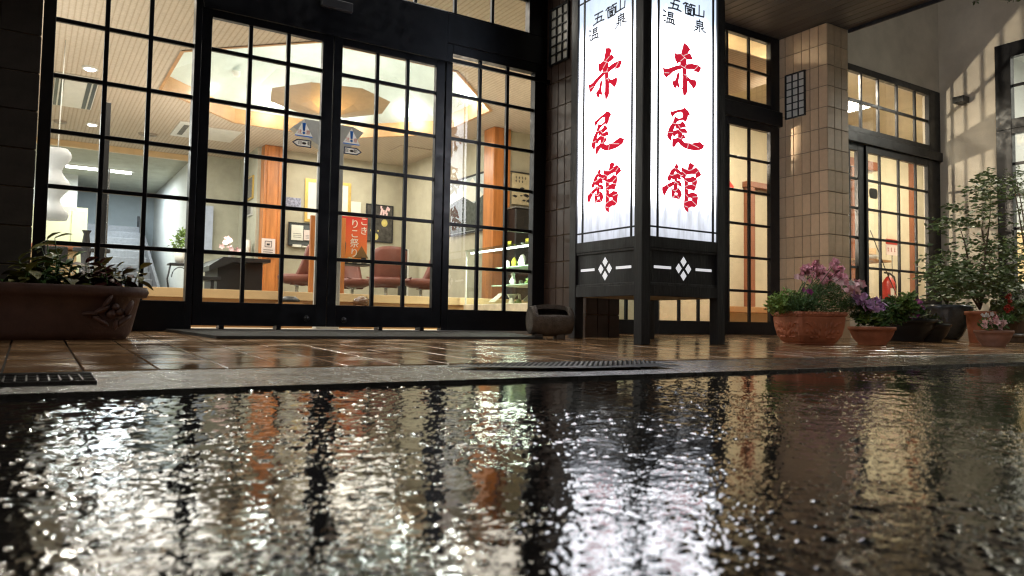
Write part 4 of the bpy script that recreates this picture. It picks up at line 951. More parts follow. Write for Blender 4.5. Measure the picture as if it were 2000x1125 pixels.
# wall pictures etc.
def picture(name, lab, cat, x0, y0, x1, y1, Y, fm, im, fw=.03, extra=None, off=0):
    a, b = onY(x0, y0, Y-.03), onY(x1, y1, Y-.03); t = thing(name, lab, cat, (a.x, Y, b.z))
    if fm: 
        part(t, 'frame', MB().box(a.x, a.x+fw, Y-.03, Y-.002, b.z, a.z).box(b.x-fw, b.x, Y-.03, Y-.002, b.z, a.z).box(a.x+fw, b.x-fw, Y-.03, Y-.002, b.z, b.z+fw).box(a.x+fw, b.x-fw, Y-.03, Y-.002, a.z-fw, a.z), fm)
    part(t, 'picture', box(a.x+(fw if fm else 0), b.x-(fw if fm else 0), Y-.02, Y-.003, b.z+(fw if fm else 0), a.z-(fw if fm else 0)), im)
    return t, a, b
YB = 12.75
photo_m = mat('blue_photo_print', (.25, .26, .36), .5, 0, .7, 30)
picture('framed_painting', 'large gold framed painting behind the centre door stile', 'picture', 597, 348, 684, 440, YB, gold_m, paper, .05)
picture('photo_poster', 'bluish photo poster on the wall right of the wood column', 'poster', 556, 384, 588, 408, YB, None, photo_m)
t, a, b = picture('black_poster', 'black framed poster with pink lettering and yellow discs', 'poster', 716, 397, 767, 475, YB, ink_m, mat('black_poster_print', (.06, .055, .05), .4, 0, .6, 14), .02)
W_ = b.x-a.x; Hh = a.z-b.z; X_ = a.x
mb = MB()
for u0, v0, u1, v1 in ((.50, .70, .62, .90), (.66, .78, .84, .95), (.60, .68, .68, .86), (.72, .68, .80, .80), (.52, .90, .58, .98), (.80, .86, .88, .92)): mb.prism([(X_+W_*u0, YB-.024, b.z+Hh*v0), (X_+W_*(u0+.05), YB-.024, b.z+Hh*(v0-.02)), (X_+W_*u1, YB-.024, b.z+Hh*v1), (X_+W_*(u1-.07), YB-.024, b.z+Hh*(v1+.02))], (0, .002, 0))
part(t, 'pink_print', mb, palepink)
mb = MB()
for u, v, r in ((.36, .14, .055), (.68, .52, .06), (.2, .3, .02), (.3, .36, .018), (.45, .3, .015)): mb.prism([(X_+W_*u+r*math.cos(k*.628), YB-.024, b.z+Hh*v+r*1.15*math.sin(k*.628)) for k in range(10)], (0, .002, 0))
part(t, 'yellow_print', mb, mat('gold_print', (.6, .5, .16), .6, 0, .2))
picture('wall_notice', 'white paper notice left of the black poster', 'notice', 686, 393, 705, 420, YB, None, paper)
t, a, b = picture('magazine_rack', 'dark wall rack with pale leaflets behind the first chair', 'rack', 564, 433, 606, 482, YB-.02, black_m, mat('dark_rack_panel', (.07, .08, .08), .6), .02)
for x0, y0, x1, y1, mm in ((569, 439, 591, 470, paper), (593, 449, 606, 470, paper_p), (571, 477, 588, 483, paper), (590, 480, 605, 484, paper)):
    q, s = onY(x0, y0, YB-.05), onY(x1, y1, YB-.05); o = part(t, 'leaflet', box(q.x, s.x, YB-.07, YB-.055, s.z, q.z), mm)
    if y1-y0 > 15:
        for k in range(3): MB().box(q.x+.03, s.x-.03, YB-.072, YB-.0705, s.z+(q.z-s.z)*(.18+.12*k), s.z+(q.z-s.z)*(.18+.12*k)+.008).build('print_line', greyink, o, t.location)
t, a, b = picture('column_notice', 'pinkish paper notice taped on the wood column', 'notice', 512, 465, 537, 502, 12.48, None, paper_p)
mb = MB(); q, s = onY(518, 470, 12.44), onY(531, 483, 12.44)
mb.box(q.x, s.x, 12.455, 12.457, s.z, s.z+.008).box(q.x, s.x, 12.455, 12.457, q.z-.008, q.z).box(q.x, q.x+.008, 12.455, 12.457, s.z, q.z).box(s.x-.008, s.x, 12.455, 12.457, s.z, q.z).box(q.x+.03, s.x-.03, 12.455, 12.457, s.z+.03, q.z-.04)
for k in range(3): mb.box(q.x-.02, s.x+.02, 12.455, 12.457, s.z-.05-k*.035, s.z-.04-k*.035)
part(t, 'print', mb, ink_m)
picture('hanging_sheet', 'pale blue sheet hanging on the wall behind the black desk', 'notice', 400, 401, 414, 492, 13.9, None, paper_b)
for i, (x0, y0, x1, y1) in enumerate(((481, 350, 493, 387), (482, 402, 491, 420), (480, 372, 482, 374))[:2]):
    a, b = onX(x0, y0, 3.08), onX(x1, y1, 3.08)
    t = thing('small_frame', ['small framed picture on the alcove side wall, upper', 'small framed picture on the alcove side wall, lower'][i], 'picture', (3.08, a.y, b.z))
    part(t, 'frame', MB().box(3.075, 3.099, b.y, a.y, b.z, a.z), gold_m if i == 0 else steel_post); part(t, 'picture', MB().box(3.070, 3.0745, b.y+.04, a.y-.04, b.z+.03, a.z-.03), greyink)
p = onX(483, 484, 3.0); t = thing('wall_phone', 'white rounded handset on the alcove wall by the column', 'telephone', p); part(t, 'body', MB().lathe([(0, -.14), (.05, -.12), (.06, 0), (.05, .12), (0, .14)], p, 16, sy=1.4), white_pl)
# panel heater by chairs
a, b = onY(788, 486, 12.0), onY(798, 538, 12.0); t = thing('panel_heater', 'slim dark panel with bright edge behind the chairs', 'heater', (a.x, 12, FZ)); part(t, 'panel', box(a.x-.05, b.x-.03, 12.0, 12.1, FZ+.05, a.z, b=.01), black_m); part(t, 'edge', box(b.x-.029, b.x, 12.0, 12.1, FZ+.05, a.z), white_pl)
part(t, 'foot', box(a.x-.08, b.x+.02, 11.95, 12.15, FZ, FZ+.049), black_m)
# pictures on right-hand lobby walls
def xpic(name, lab, cat, x0, y0, x1, y1, X, fm, im):
    a, b = onX(x0, y0, X), onX(x1, y1, X); t = thing(name, lab, cat, (X, a.y, b.z)); part(t, 'picture', MB().box(X, X+.02, b.y, a.y, b.z, a.z, b=.003), im)
    if fm: part(t, 'frame', MB().box(X-.006, X-.001, b.y, a.y, a.z-.03, a.z).box(X-.006, X-.001, b.y, a.y, b.z, b.z+.03), fm)
    return t, a, b
t, a, b = xpic('mountain_poster', 'poster of a snowy mountain beside the orange column', 'poster', 880, 355, 947, 450, 5.70, ink_m, mat('mountain_sky', (.45, .50, .50), .5, 0, .2, 5))
dy = a.y-b.y; zz = b.z; hh = a.z-b.z
part(t, 'snow_print', MB().prism([(5.697, b.y+.02, zz+hh*.55), (5.697, b.y+dy*.35, zz+hh*.95), (5.697, a.y-.02, zz+hh*.5)], (.002, 0, 0)), paper)
part(t, 'forest_print', MB().prism([(5.696, b.y+.02, zz+.04), (5.696, b.y+.02, zz+hh*.62), (5.696, b.y+dy*.3, zz+hh*.5), (5.696, b.y+dy*.6, zz+hh*.66), (5.696, a.y-.02, zz+hh*.58), (5.696, a.y-.02, zz+.04)], (.002, 0, 0)), mat('forest_print_ink', (.04, .05, .04), .6, 0, .7, 20))
t, a, b = picture('ink_scroll', 'pale noren cloth with black ink drawing right of the column', 'hanging', 1001, 335, 1045, 403, 9.38, None, mat('unbleached_cloth', (.52, .44, .28), .9, 0, .15, 20))
cxx = (a.x+b.x)/2; mb = MB(); rn = random.Random(9)
for k in range(9):
    u, v = rn.uniform(-.16, .16), rn.uniform(.06, .26); s = rn.uniform(.02, .06)
    mb.prism([(cxx-.03+u-s, 9.359, b.z+v), (cxx-.03+u, 9.359, b.z+v+s*.5), (cxx-.03+u+s*1.2, 9.359, b.z+v+.01), (cxx-.03+u+s*.3, 9.359, b.z+v-s*.4)], (0, .001, 0))
part(t, 'ink_drawing', mb, ink_m)
mb = MB()
for k in range(7): x = a.x+.06+(k % 4)*.055; z = a.z-.075-(k//4)*.055; mb.box(x, x+.03, 9.359, 9.3595, z, z+.008).box(x+.012, x+.019, 9.3585, 9.359, z-.02, z+.022).box(x+.003, x+.027, 9.3587, 9.359, z-.014, z-.008)
part(t, 'brush_marks', mb, ink_m)
part(t, 'rod', MB().tube([(a.x-.03, 9.35, a.z), (b.x+.03, 9.35, a.z)], .012, 8), black_m)
a, b = onY(1000, 407, 9.2), onY(1046, 500, 9.2); t = thing('black_cabinet', 'black covered cabinet under the ink-drawn noren', 'cabinet', (a.x, 9.2, FZ)); part(t, 'body', box(a.x, b.x, 9.1, 9.36, FZ, a.z, b=.015), black_m); part(t, 'top', box(a.x-.01, b.x+.01, 9.08, 9.37, a.z+.001, a.z+.02), greyink)
# display case
YC = 7.05
a, b = onY(909, 485, 6.4), onY(1100, 600, 7.3)
t = thing('display_case', 'lit glass display case of small goods behind the side window', 'display case', (3.6, 6.4, .0))
x0, x1, y0, y1, z0, zt = 3.8, 4.6, 5.66, 6.84, .265, .815
for (xx, yy_) in ((x0, y0), (x1, y0), (x0, y1), (x1, y1)): part(t, 'corner_post', box(xx, xx+.014, yy_, yy_+.014, z0, zt), white_pl)
part(t, 'base', box(x0-.01, x1+.02, y0-.01, y1+.02, .006, z0, b=.004), mat('pale_case_base', (.55, .48, .36), .5))
part(t, 'glass_front', MB().quad((x0+.007, y0+.014, z0), (x0+.007, y1, z0), (x0+.007, y1, zt), (x0+.007, y0+.014, zt)), case_glass)
part(t, 'glass_side', MB().quad((x0+.014, y0+.007, z0), (x1, y0+.007, z0), (x1, y0+.007, zt), (x0+.014, y0+.007, zt)), case_glass)
part(t, 'back_glass', MB().quad((x1+.007, y0+.014, z0), (x1+.007, y1, z0), (x1+.007, y1, zt), (x1+.007, y0+.014, zt)), case_glass)
part(t, 'top', box(x0-.01, x1+.02, y0-.01, y1+.02, zt, zt+.012), case_glass)
sheen = mat('pale_green_shelf_glass', (.42, .60, .46), .15, 0, .1, 5)
zs = [z0+(zt-z0)*.34, z0+(zt-z0)*.66]
for z in zs: part(t, 'shelf', box(x0+.16, x1-.01, y0+.03, y1-.25, z, z+.007), sheen)
lt = part(t, 'light_strip', box(x0+.02, x0+.035, y0+.02, y1-.06, zt-.03, zt-.012), emis('case_tube', (.95, 1, .92), 6))
cl_ = lamp('case_lamp', 'AREA', (x0+.06, (y0+y1)/2, zt-.04), 16, (.93, 1, .84), .05, t, sizey=1.0)
rn = random.Random(5)
for z in zs+[z0]:
    for k in range(9):
        yy_ = y1-.35-(y1-y0-.45)*k/8+rn.uniform(-.01, .01); x = x0+rn.uniform(.2, .42); h_ = rn.uniform(.05, .14)
        if z == z0: h_ *= .5
        prof = [(0, 0), (rn.uniform(.015, .03), 0), (rn.uniform(.02, .04), h_*.3), (rn.uniform(.008, .03), h_*.6), (rn.uniform(.015, .03), h_*.85), (0, h_)]
        tag(MB().lathe(prof, (x, yy_, z+.0075), 10, wob=rn.uniform(0, .3)).build('trinket', rn.choice([brass_m, white_pl, leaf_l, brass_m, yellow_m, white_p])), 'small trinket, %s from the left on the %s of the lit display case' % (['first', 'second', 'third', 'fourth', 'fifth', 'sixth', 'seventh', 'eighth', 'ninth'][k], {zs[0]: 'middle shelf', zs[1]: 'upper shelf', z0: 'floor'}[z]), 'trinket', 'trinkets in the display case')
def card(lab, pts, Y, m_=paper):
    q = [onY(x, y, Y) for x, y in pts]; tag(MB().prism(q, (0, .01, 0)).build('folded_card', m_), lab, 'card')
card('folded white card standing left on the display case floor', [(955, 590), (966, 590), (984, 574), (976, 573)], 6.35)
card('pointed white card in the middle of the display case floor', [(990, 574), (1012, 574), (1001, 589), (999, 589)], 6.35)
card('narrow white card right of the pointed card in the case', [(1011, 573), (1017, 575), (1018, 585), (1014, 584)], 6.35)
card('white card at the right end of the display case floor', [(1023, 585), (1031, 577), (1034, 588), (1024, 589)], 6.35)
for k, (px, py) in enumerate(((995, 463), (1030, 458))):
    p = onX(px, py, x0+.1); tag(MB().box(x0+.1, x0+.105, p.y-.03, p.y+.03, zt+.0125, zt+.06).build('yellow_card', yellow_m), ['yellow price card on top of the display case, left one', 'yellow price card on top of the display case, right one'][k], 'card')
# figurines on the step edge
p = onY(700, 584, 6.9); t = thing('brown_figurine', 'brown glazed squat figurine near the right door base', 'figurine', (p.x, 6.8, .0))
zz = onY(700, 597, 6.8).z
part(t, 'stand', box(p.x-.08, p.x+.08, 6.72, 6.88, .006, zz, b=.005), mid_wood)
part(t, 'body', MB().lathe([(0, 0), (.07, .0), (.085, .03), (.07, .065), (.03, .085), (0, .09)], (p.x, 6.8, zz), 18, wob=.12), mat('brown_glaze', (.10, .045, .02), .25, 0, .5, 12)); part(t, 'ear', MB().lathe([(0, 0), (.02, 0), (.0, .03)], (p.x+.045, 6.8, zz+.07), 8), mat('ear_glaze', (.4, .3, .18), .3))
p = onY(560, 583, 6.9); t = thing('slippers', 'dark slipper pair by the floor edge behind the left door', 'slippers', (p.x, 6.8, FZ)); zz = onY(560, 590, 6.8).z
part(t, 'slipper', MB().lathe([(0, 0), (.07, 0), (.07, .02), (.04, .05), (0, .055)], (p.x, 6.8, zz), 16, sx=1.3), black_m); part(t, 'rack', box(p.x-.1, p.x+.1, 6.72, 6.9, .006, zz), mid_wood)
# grey post with flared capital just inside
p = onY(643, 400, 6.0)
t = thing('grey_post', 'grey metal post with flared octagonal head behind centre stile', 'post', (p.x, 6.0, .006))
za, zb_ = onY(643, 292, 6.0).z, onY(643, 234, 6.0).z
part(t, 'shaft', box(p.x-.098, p.x+.095, 5.95, 6.05, .006, za-.02, b=.006), steel_post)
mb = MB(); rr = onY(570, 255, 6.0).x
a_, b_2 = onY(568, 250, 6.0), onY(706, 262, 6.0)
mb.prism([(a_.x, 5.95, a_.z), (onY(595, 232, 5.95).x, 5.95, onY(595, 232, 5.95).z), (onY(690, 248, 5.95).x, 5.95, onY(690, 248, 5.95).z), (b_2.x, 5.95, b_2.z), (p.x+.1, 5.95, za-.03), (p.x-.1, 5.95, za)], (0, .1, 0))
part(t, 'head', mb, steel_post)
# stickers on the doors
def sticker(par, lab, cx, cy, direction):
    c = onY(cx, cy, GD-.016); L_ = par.location
    st = thing('door_sticker', lab, 'sticker', (c.x, GD-.012, c.z)); st.location = (c.x, GD-.012, c.z)
    def P2(pts, m_, nm, y=0, par2=None): return MB().prism([(c.x+a, GD-.012-y, c.z+b) for a, b in pts], (0, .001, 0)).build(nm, m_, st, st.location)
    P2([(-.062, -.045), (.062, -.045), (0, .066)], film_white, 'triangle')
    P2([(-.062, -.053), (.062, -.053), (.062, -.046), (-.062, -.046)], film_blue, 'underline', .001)
    P2([(-.013, .045), (.013, .045), (.007, -.012), (-.007, -.012)], film_blue, 'exclamation_mark', .0015)
    P2([(.010*math.cos(k*.785), -.027+.010*math.sin(k*.785)) for k in range(8)], film_blue, 'exclamation_dot', .0015)
    text('注', .032, film_red, st, 'lettering', (c.x-.030, GD-.0135, c.z-.022), (1, 0, 0), (0, 0, 1), (0, -1, 0), .0005)
    text('意', .032, film_red, st, 'lettering', (c.x+.030, GD-.0135, c.z-.022), (1, 0, 0), (0, 0, 1), (0, -1, 0), .0005)
    s = direction; y0_, h2 = -.100, .026
    base = [(-.055*s, -h2), (.045*s, -h2), (.080*s, 0), (.045*s, h2), (-.055*s, h2)]
    if s < 0: base = base[::-1]
    rg = MB()
    for i in range(5):
        (a1_, b1_), (a2_, b2_) = base[i], base[(i+1) % 5]
        rg.prism([(c.x+q[0], GD-.012, c.z+q[1]+y0_) for q in ((a1_, b1_), (a2_, b2_), (a2_*.86, b2_*.70), (a1_*.86, b1_*.70))], (0, .001, 0))
    rg.build('arrow_border', film_navy, st, st.location)
    P2([(a*.88, b*.74+y0_) for a, b in base], film_white, 'arrow_field', .0012)
    text('自', .030, ink_m, st, 'lettering', (c.x-.030-.004*s, GD-.0142, c.z+y0_), (1, 0, 0), (0, 0, 1), (0, -1, 0), .0004)
    text('動', .030, ink_m, st, 'lettering', (c.x+.036-.004*s, GD-.0142, c.z+y0_), (1, 0, 0), (0, 0, 1), (0, -1, 0), .0004)
    P2([(-.014, y0_), (-.004, y0_+.008), (.012, y0_+.008), (.021, y0_), (.012, y0_-.008), (-.004, y0_-.008)], ink_m, 'double_arrow', .0020)
sticker(d1, 'blue warning triangle sticker with left-pointing arrow label on the door', 594, 252, -1)
sticker(d2, 'blue warning triangle sticker with right-pointing arrow label on the door', 687, 268, 1)
o = MB().prism([(onY(1706, 378, 5.185)+Vector((.085*math.copysign(abs(math.cos(k*.3927))**.5, math.cos(k*.3927)), 0, .062*math.copysign(abs(math.sin(k*.3927))**.6, math.sin(k*.3927))))) for k in range(16)], (0, .002, 0)).build('oval_sticker', mat('dark_sticker', (.08, .075, .06), .6))
tag(o, 'dark rounded sticker on the glass of the courtyard window', 'sticker')

# ------------------------------------------------------------------ warm rooms at the right
struct('side_room_ceiling', MB().box(5.06, 14.5, 5.25, 7.2, 3.22, 3.3), plaster_w)
struct('side_room_floor', MB().box(3.7, 14.5, 5.28, 7.3, -.05, .004), mid_wood)
t = thing('inner_door_frame', 'red-brown inner door frame seen through the narrow porch door', 'door frame', (7, 7.18, 0))
a = onY(1461, 350, 7.12); b = onY(1473, 350, 7.12); c = onY(1540, 330, 7.12); zz = onY(1470, 358, 7.12).z; zb0 = onY(1470, 600, 7.12).z
part(t, 'jamb', box(a.x, b.x, 7.10, 7.199, zb0, zz-.061, b=.004), redwood); part(t, 'head', box(a.x-.03, a.x+1.1, 7.09, 7.199, zz-.06, zz+.02, b=.004), redwood); part(t, 'jamb', box(a.x+1.0, a.x+1.07, 7.10, 7.199, zb0, zz-.061, b=.004), redwood)
part(t, 'sill', box(a.x-.6, a.x+1.1, 7.0, 7.199, zb0-.08, zb0, b=.004), mid_wood)
t = thing('inner_door_frame', 'red-brown inner door frame seen through the courtyard window', 'door frame', (11, 7.18, 0))
zz = onY(1675, 317, 7.12).z; a, b = onY(1665, 400, 7.12), onY(1671, 400, 7.12)
part(t, 'jamb', box(a.x, b.x, 7.12, 7.199, 0.1, zz-.09), redwood); part(t, 'head', box(a.x-.3, onY(1713, 300, 7.12).x, 7.11, 7.199, zz-.08, zz+.06), redwood)
a, b = onY(1784, 400, 7.12), onY(1791, 400, 7.12); part(t, 'jamb', box(a.x, b.x, 7.12, 7.199, .1, onY(1787, 310, 7.12).z), redwood)
p = onY(1426, 360, 6.6); t = thing('hanging_plaque', 'small red and white hanging object at the porch door edge', 'ornament', p); part(t, 'body', MB().prism([p+Vector((-.08, 0, -.09)), p+Vector((.06, 0, -.07)), p+Vector((.07, 0, -.02)), p+Vector((-.08, 0, .10))], (0, .03, 0)), red_paint); part(t, 'cord', MB().tube([p+Vector((-.02, .015, .05)), p+Vector((-.02, .015, 1.2))], .004, 5), black_m)
# extinguisher
p = onY(1736, 585, 6.4); t = thing('fire_extinguisher', 'red fire extinguisher standing behind the courtyard window', 'extinguisher', (p.x, 6.4, .3)); zt = onY(1736, 540, 6.4).z; zb = p.z-.12
part(t, 'cylinder', MB().lathe([(0, 0), (.085, 0), (.09, .03), (.09, zt-zb-.10), (.06, zt-zb-.04), (.025, zt-zb)], (p.x, 6.4, zb), 24), red_paint)
part(t, 'label', box(p.x-.10, p.x-.02, 6.300, 6.312, zb+.12, zb+.28), white_pl)
part(t, 'hose', MB().tube([(p.x+.02, 6.4, zt+.05), (p.x+.11, 6.38, zt), (p.x+.12, 6.36, zt-.15), (p.x+.09, 6.35, zt-.25)], .014, 8), black_m)
part(t, 'lever', MB().tube([(p.x, 6.4, zt), (p.x, 6.4, zt+.05), (p.x-.13, 6.38, zt+.05)], .014, 8), black_m)
part(t, 'shelf', box(p.x-.4, p.x+1.8, 6.3, 6.6, zb-.04, zb-.001), mid_wood)
# sign on stick
a, b = onY(1731, 466, 6.5), onY(1758, 500, 6.5); t = thing('stick_sign', 'small white and red notice board on a stick in the courtyard window', 'sign', (a.x, 6.5, .2))
part(t, 'board', box(a.x, b.x, 6.5, 6.51, b.z, a.z-.08), paper_p); part(t, 'header', box(a.x, b.x, 6.495, 6.51, a.z-.079, a.z), red_paint)
mb = MB(); w_ = b.x-a.x
for k in range(4):
    x = a.x+.03+k*w_*.24; z = (a.z-.08+b.z)/2; mb.box(x, x+.03, 6.496, 6.499, z+.01, z+.016).box(x+.01, x+.016, 6.495, 6.4985, z-.03, z+.035).box(x, x+.03, 6.4955, 6.4988, z-.025, z-.019)
part(t, 'print', mb, red_ink); part(t, 'stick', MB().tube([((a.x+b.x)/2, 6.52, b.z), ((a.x+b.x)/2, 6.52, .26)], .007, 6), black_m)
p, q = onY(1700, 450, 6.3), onY(1757, 590, 6.3); o = MB().tube([p, (p+q)/2+Vector((0, 0, -.03)), q], .007, 6).build('cable', black_m); tag(o, 'thin dark cable slanting across the courtyard window interior', 'cable')
a, b = onY(1697, 484, 6.6), onY(1712, 497, 6.6); t = thing('shelf_box', 'pale yellow box and white bowl inside the courtyard window', 'box', (a.x, 6.6, a.z)); part(t, 'box', box(a.x, b.x, 6.6, 6.7, b.z, a.z, b=.004), pale_wood); q = onY(1703, 507, 6.5); part(t, 'bowl', MB().lathe([(0, 0), (.05, 0), (.10, .06), (.09, .06), (.04, .01)], q, 18), white_pl)
part(t, 'shelf', box(a.x-.5, a.x+.25, 6.4, 6.9, q.z-.03, q.z), mid_wood)
# room behind the return wall window
struct('white_room', MB().box(12.5, 12.6, -3, 5.1, 0, 4).box(9.9, 12.5, 5.0, 5.1, 0, 4).box(9.9, 12.6, -3, -2.9, 0, 4).box(9.9, 12.6, -3, 5.1, 3.9, 4).box(9.9, 12.6, -3, 5.1, -.1, .0), white_wall)
p = onX(1992, 500, 10.8); t = thing('table_lamp', 'glowing amber shade in the window at the right edge', 'lamp', p)
part(t, 'shade', MB().box(10.75, 10.95, p.y-.5, p.y+.12, p.z-.35, p.z+.32, b=.02), emis('amber_shade', (1, .62, .18), 1.0)); part(t, 'stand', box(10.8, 10.9, p.y-.2, p.y-.1, 0, p.z-.351), timber_m)
lamp('far_side_room_lamp', 'AREA', (11.9, 5.6, 3.18), 130, (1, .88, .68), .5)
lamp('white_room_lamp', 'AREA', (11.3, 2.6, 3.8), 160, (1, .95, .82), 1.0)

# fill lights added without fixtures, standing in for the rooms' own lighting
for i, (x, y, pw, col) in enumerate(((.8, 6.3, 30, (1, .80, .56)), (3.6, 6.2, 34, (1, .80, .56)), (1.2, 8.6, 42, (1, .86, .68)), (5.0, 7.9, 26, (1, .84, .62)), (1.6, 11.8, 55, (1, .93, .82)), (4.4, 11.6, 45, (1, .88, .66)), (-1.8, 9.5, 130, (.88, 1, .98)), (-1.5, 13, 130, (.88, 1, .98)), (1.25, 5.75, 20, (1, .95, .85)), (2.1, 5.75, 20, (1, .95, .85)))):
    lamp('room_fill', 'AREA', (x, y, CZ-.05), pw*1.3, tuple(.45*c+.55*w_ for c, w_ in zip(col, (1, .99, .93))), 1.5)
lamp('stair_fill', 'AREA', (1.5, 17.2, 2.85), 30, (.78, .9, 1), .5)
lamp('ceiling_fill_lobby', 'AREA', (2.2, 10.4, 1.1), 48, (1, .92, .80), 1.2, rot=(math.pi, 0, 0))  # this and the next two: upward fill added to brighten the ceiling
lamp('ceiling_fill_left', 'AREA', (-.8, 7.8, 1.1), 50, (1, .95, .86), 1.2, rot=(math.pi, 0, 0))
lamp('ceiling_fill_right', 'AREA', (4.3, 8.1, .9), 30, (1, .86, .68), .8, rot=(math.pi, 0, 0))
# the bulb that throws the window pattern onto the return wall
t = thing('wall_bulb', 'bare warm bulb in the side room behind the beige pier', 'bulb', (5.2, 6.55, 1.91)); part(t, 'globe', MB().lathe([(0, -.03), (.028, -.01), (.028, .01), (0, .03)], (5.2, 6.55, 1.91), 14), MATS['warm_bulb']); part(t, 'cord', MB().tube([(5.2, 6.55, 1.94), (5.2, 6.55, 3.22)], .004, 6), black_m)
pb_ = lamp('pattern_bulb', 'SPOT', (5.2, 6.55, 1.85), 850, (1, .84, .62), .05, t); pb_.data.spot_size = R(50); pb_.data.spot_blend = .3
pb_.rotation_euler = (Vector((9.86, 4.5, 2.4))-Vector((5.2, 6.55, 1.85))).to_track_quat('-Z', 'Y').to_euler()
lamp('side_room_fill', 'AREA', (7.6, 5.6, 3.18), 160, (1, .88, .68), .4)  # unseen fill added for the side room, kept behind the pier
lamp('porch_room_lamp', 'AREA', (5.9, 6.1, 3.18), 55, (1, .87, .64), .4)
# ------------------------------------------------------------------ things on the paving
a = onY(395, 640, 5.08)
tag(MB().prism([(.72, 5.10, fz(5.1)+.001), (3.15, 5.10, fz(5.1)+.001), (3.0, 4.30, fz(4.3)+.001), (.86, 4.30, fz(4.3)+.001)], (0, 0, .016)).build('door_mat', matm), 'long grey rubber mat lying before the sliding doors', 'mat')
# drain grating at left, mesh plate in the middle
t = thing('drain_grating', 'wet steel drain grating in the gutter at the left edge', 'grating', (-.3, 2.3, fz(2.4)))
gx1 = onZ(192, 748, fz(2.3)).x
part(t, 'pit', box(-1.2, gx1, 2.27, 2.5, -.4, fz(2.27)-.006), black_m)
o0 = None
for i in range(int((gx1+1.2)/.025)):
    x = -1.2+i*.025
    if o0 is None: o0 = part(t, 'bar', MB().box(x, x+.004, 2.262, 2.51, fz(2.4)-.012, fz(2.4)+.004), steel_g)
    else: inst(o0.data, t, 'bar', (i*.025, 0, 0))
for y in (2.262, 2.33, 2.40, 2.47, 2.506): part(t, 'cross_bar', MB().box(-1.2, gx1, y, y+.006, fz(y)-.006, fz(y)+.0055), steel_g)
part(t, 'dark_bed', MB().box(-1.2, gx1, 2.262, 2.51, fz(2.4)-.016, fz(2.4)-.0125), black_m)
t = thing('ramp_plate', 'long dark studded metal plate in the gutter before the sign', 'plate', (2.2, 2.4, fz(2.4)))
pa, pb = onZ(860, 716, fz(2.45)).x, onZ(1395, 714, fz(2.45)).x
pts = [(pa, 2.46), (pa+.35, 2.33), (pa+1.0, 2.28), (pb-.7, 2.30), (pb, 2.45), (pb-.2, 2.56), (pa+.4, 2.57)]
part(t, 'plate', MB().prism([(x, y, fz(y)+.002) for x, y in pts], (0, 0, .002)), steel_dark)
st = MB(); rn = random.Random(2)
x = pa+.12
while x < pb-.1:
    for k in range(9):
        y = 2.30+k*.03; f_ = min(1, (x-pa)/1.0, (pb-x)/.7)
        if y > 2.46-.18*f_ and y < 2.56: z = fz(y)+.004; st.add([(x-.008, y-.005, z), (x+.008, y-.005, z), (x+.008, y+.005, z), (x-.008, y+.005, z), (x, y, z+.0045)], [(0, 1, 4), (1, 2, 4), (2, 3, 4), (3, 0, 4)])
    x += .026
part(t, 'studs', st, steel_dark, kind='stuff')

# trough planter at the left
xr = onY(284, 580, 4.35).x; zt = onY(150, 557, 4.2).z; yc = 4.32
t = thing('trough_planter', 'long terracotta trough planter with coleus at the left edge', 'planter', (xr-.75, yc, fz(yc)))
cx = xr-.66; z0 = fz(yc-.15)
Ht = zt-z0
mb = MB().lathe([(0, .0), (.86, .0), (.90, .04), (.93, Ht*.5), (.955, Ht-.055), (1.0, Ht-.05), (1.015, Ht-.025), (1.0, Ht), (.93, Ht), (.91, Ht-.04), (0, Ht-.05)], (cx, yc, z0), 64, sx=.66, sy=.21, power=3)
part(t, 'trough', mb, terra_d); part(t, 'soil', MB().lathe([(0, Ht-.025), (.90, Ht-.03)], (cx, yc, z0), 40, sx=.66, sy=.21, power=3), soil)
# moulded fruit and leaves
def bump(mb, c, rx, rz, rn_=.02, ang=0, ax='Y'):
    n, m_ = 10, 4; vs = []; ca, sa = math.cos(ang), math.sin(ang)
    for j in range(m_+1):
        f_ = j/m_; r = math.cos(f_*math.pi/2); h_ = math.sin(f_*math.pi/2)*rn_
        for k in range(n):
            q = 2*math.pi*k/n; u, v = rx*r*math.cos(q), rz*r*math.sin(q); u, v = u*ca-v*sa, u*sa+v*ca
            vs.append((c[0]+u, c[1]-h_, c[2]+v) if ax == 'Y' else (c[0]-h_, c[1]-u, c[2]+v))
    mb.add(vs, [(j*n+k, j*n+(k+1) % n, (j+1)*n+(k+1) % n, (j+1)*n+k) for j in range(m_) for k in range(n)], True)
rn = random.Random(11)
for cxx in (xr-.17,):
    for du, dv, rx, rz, an in ((0, 0, .028, .026, 0), (.035, .01, .022, .022, 0), (.015, .035, .02, .02, 0), (-.04, .02, .045, .016, .5), (-.05, -.03, .05, .015, -.6), (.05, -.035, .05, .015, .7), (.075, .03, .045, .015, 1.2), (-.09, .0, .04, .013, 0), (.02, -.05, .03, .012, 1.4), (-.02, .06, .04, .012, 1.0)):
        mb = MB(); bump(mb, (cxx+du, yc-.175, z0+Ht*.48+dv), rx, rz, .04, an); part(t, 'moulded_ornament', mb, terra_d)
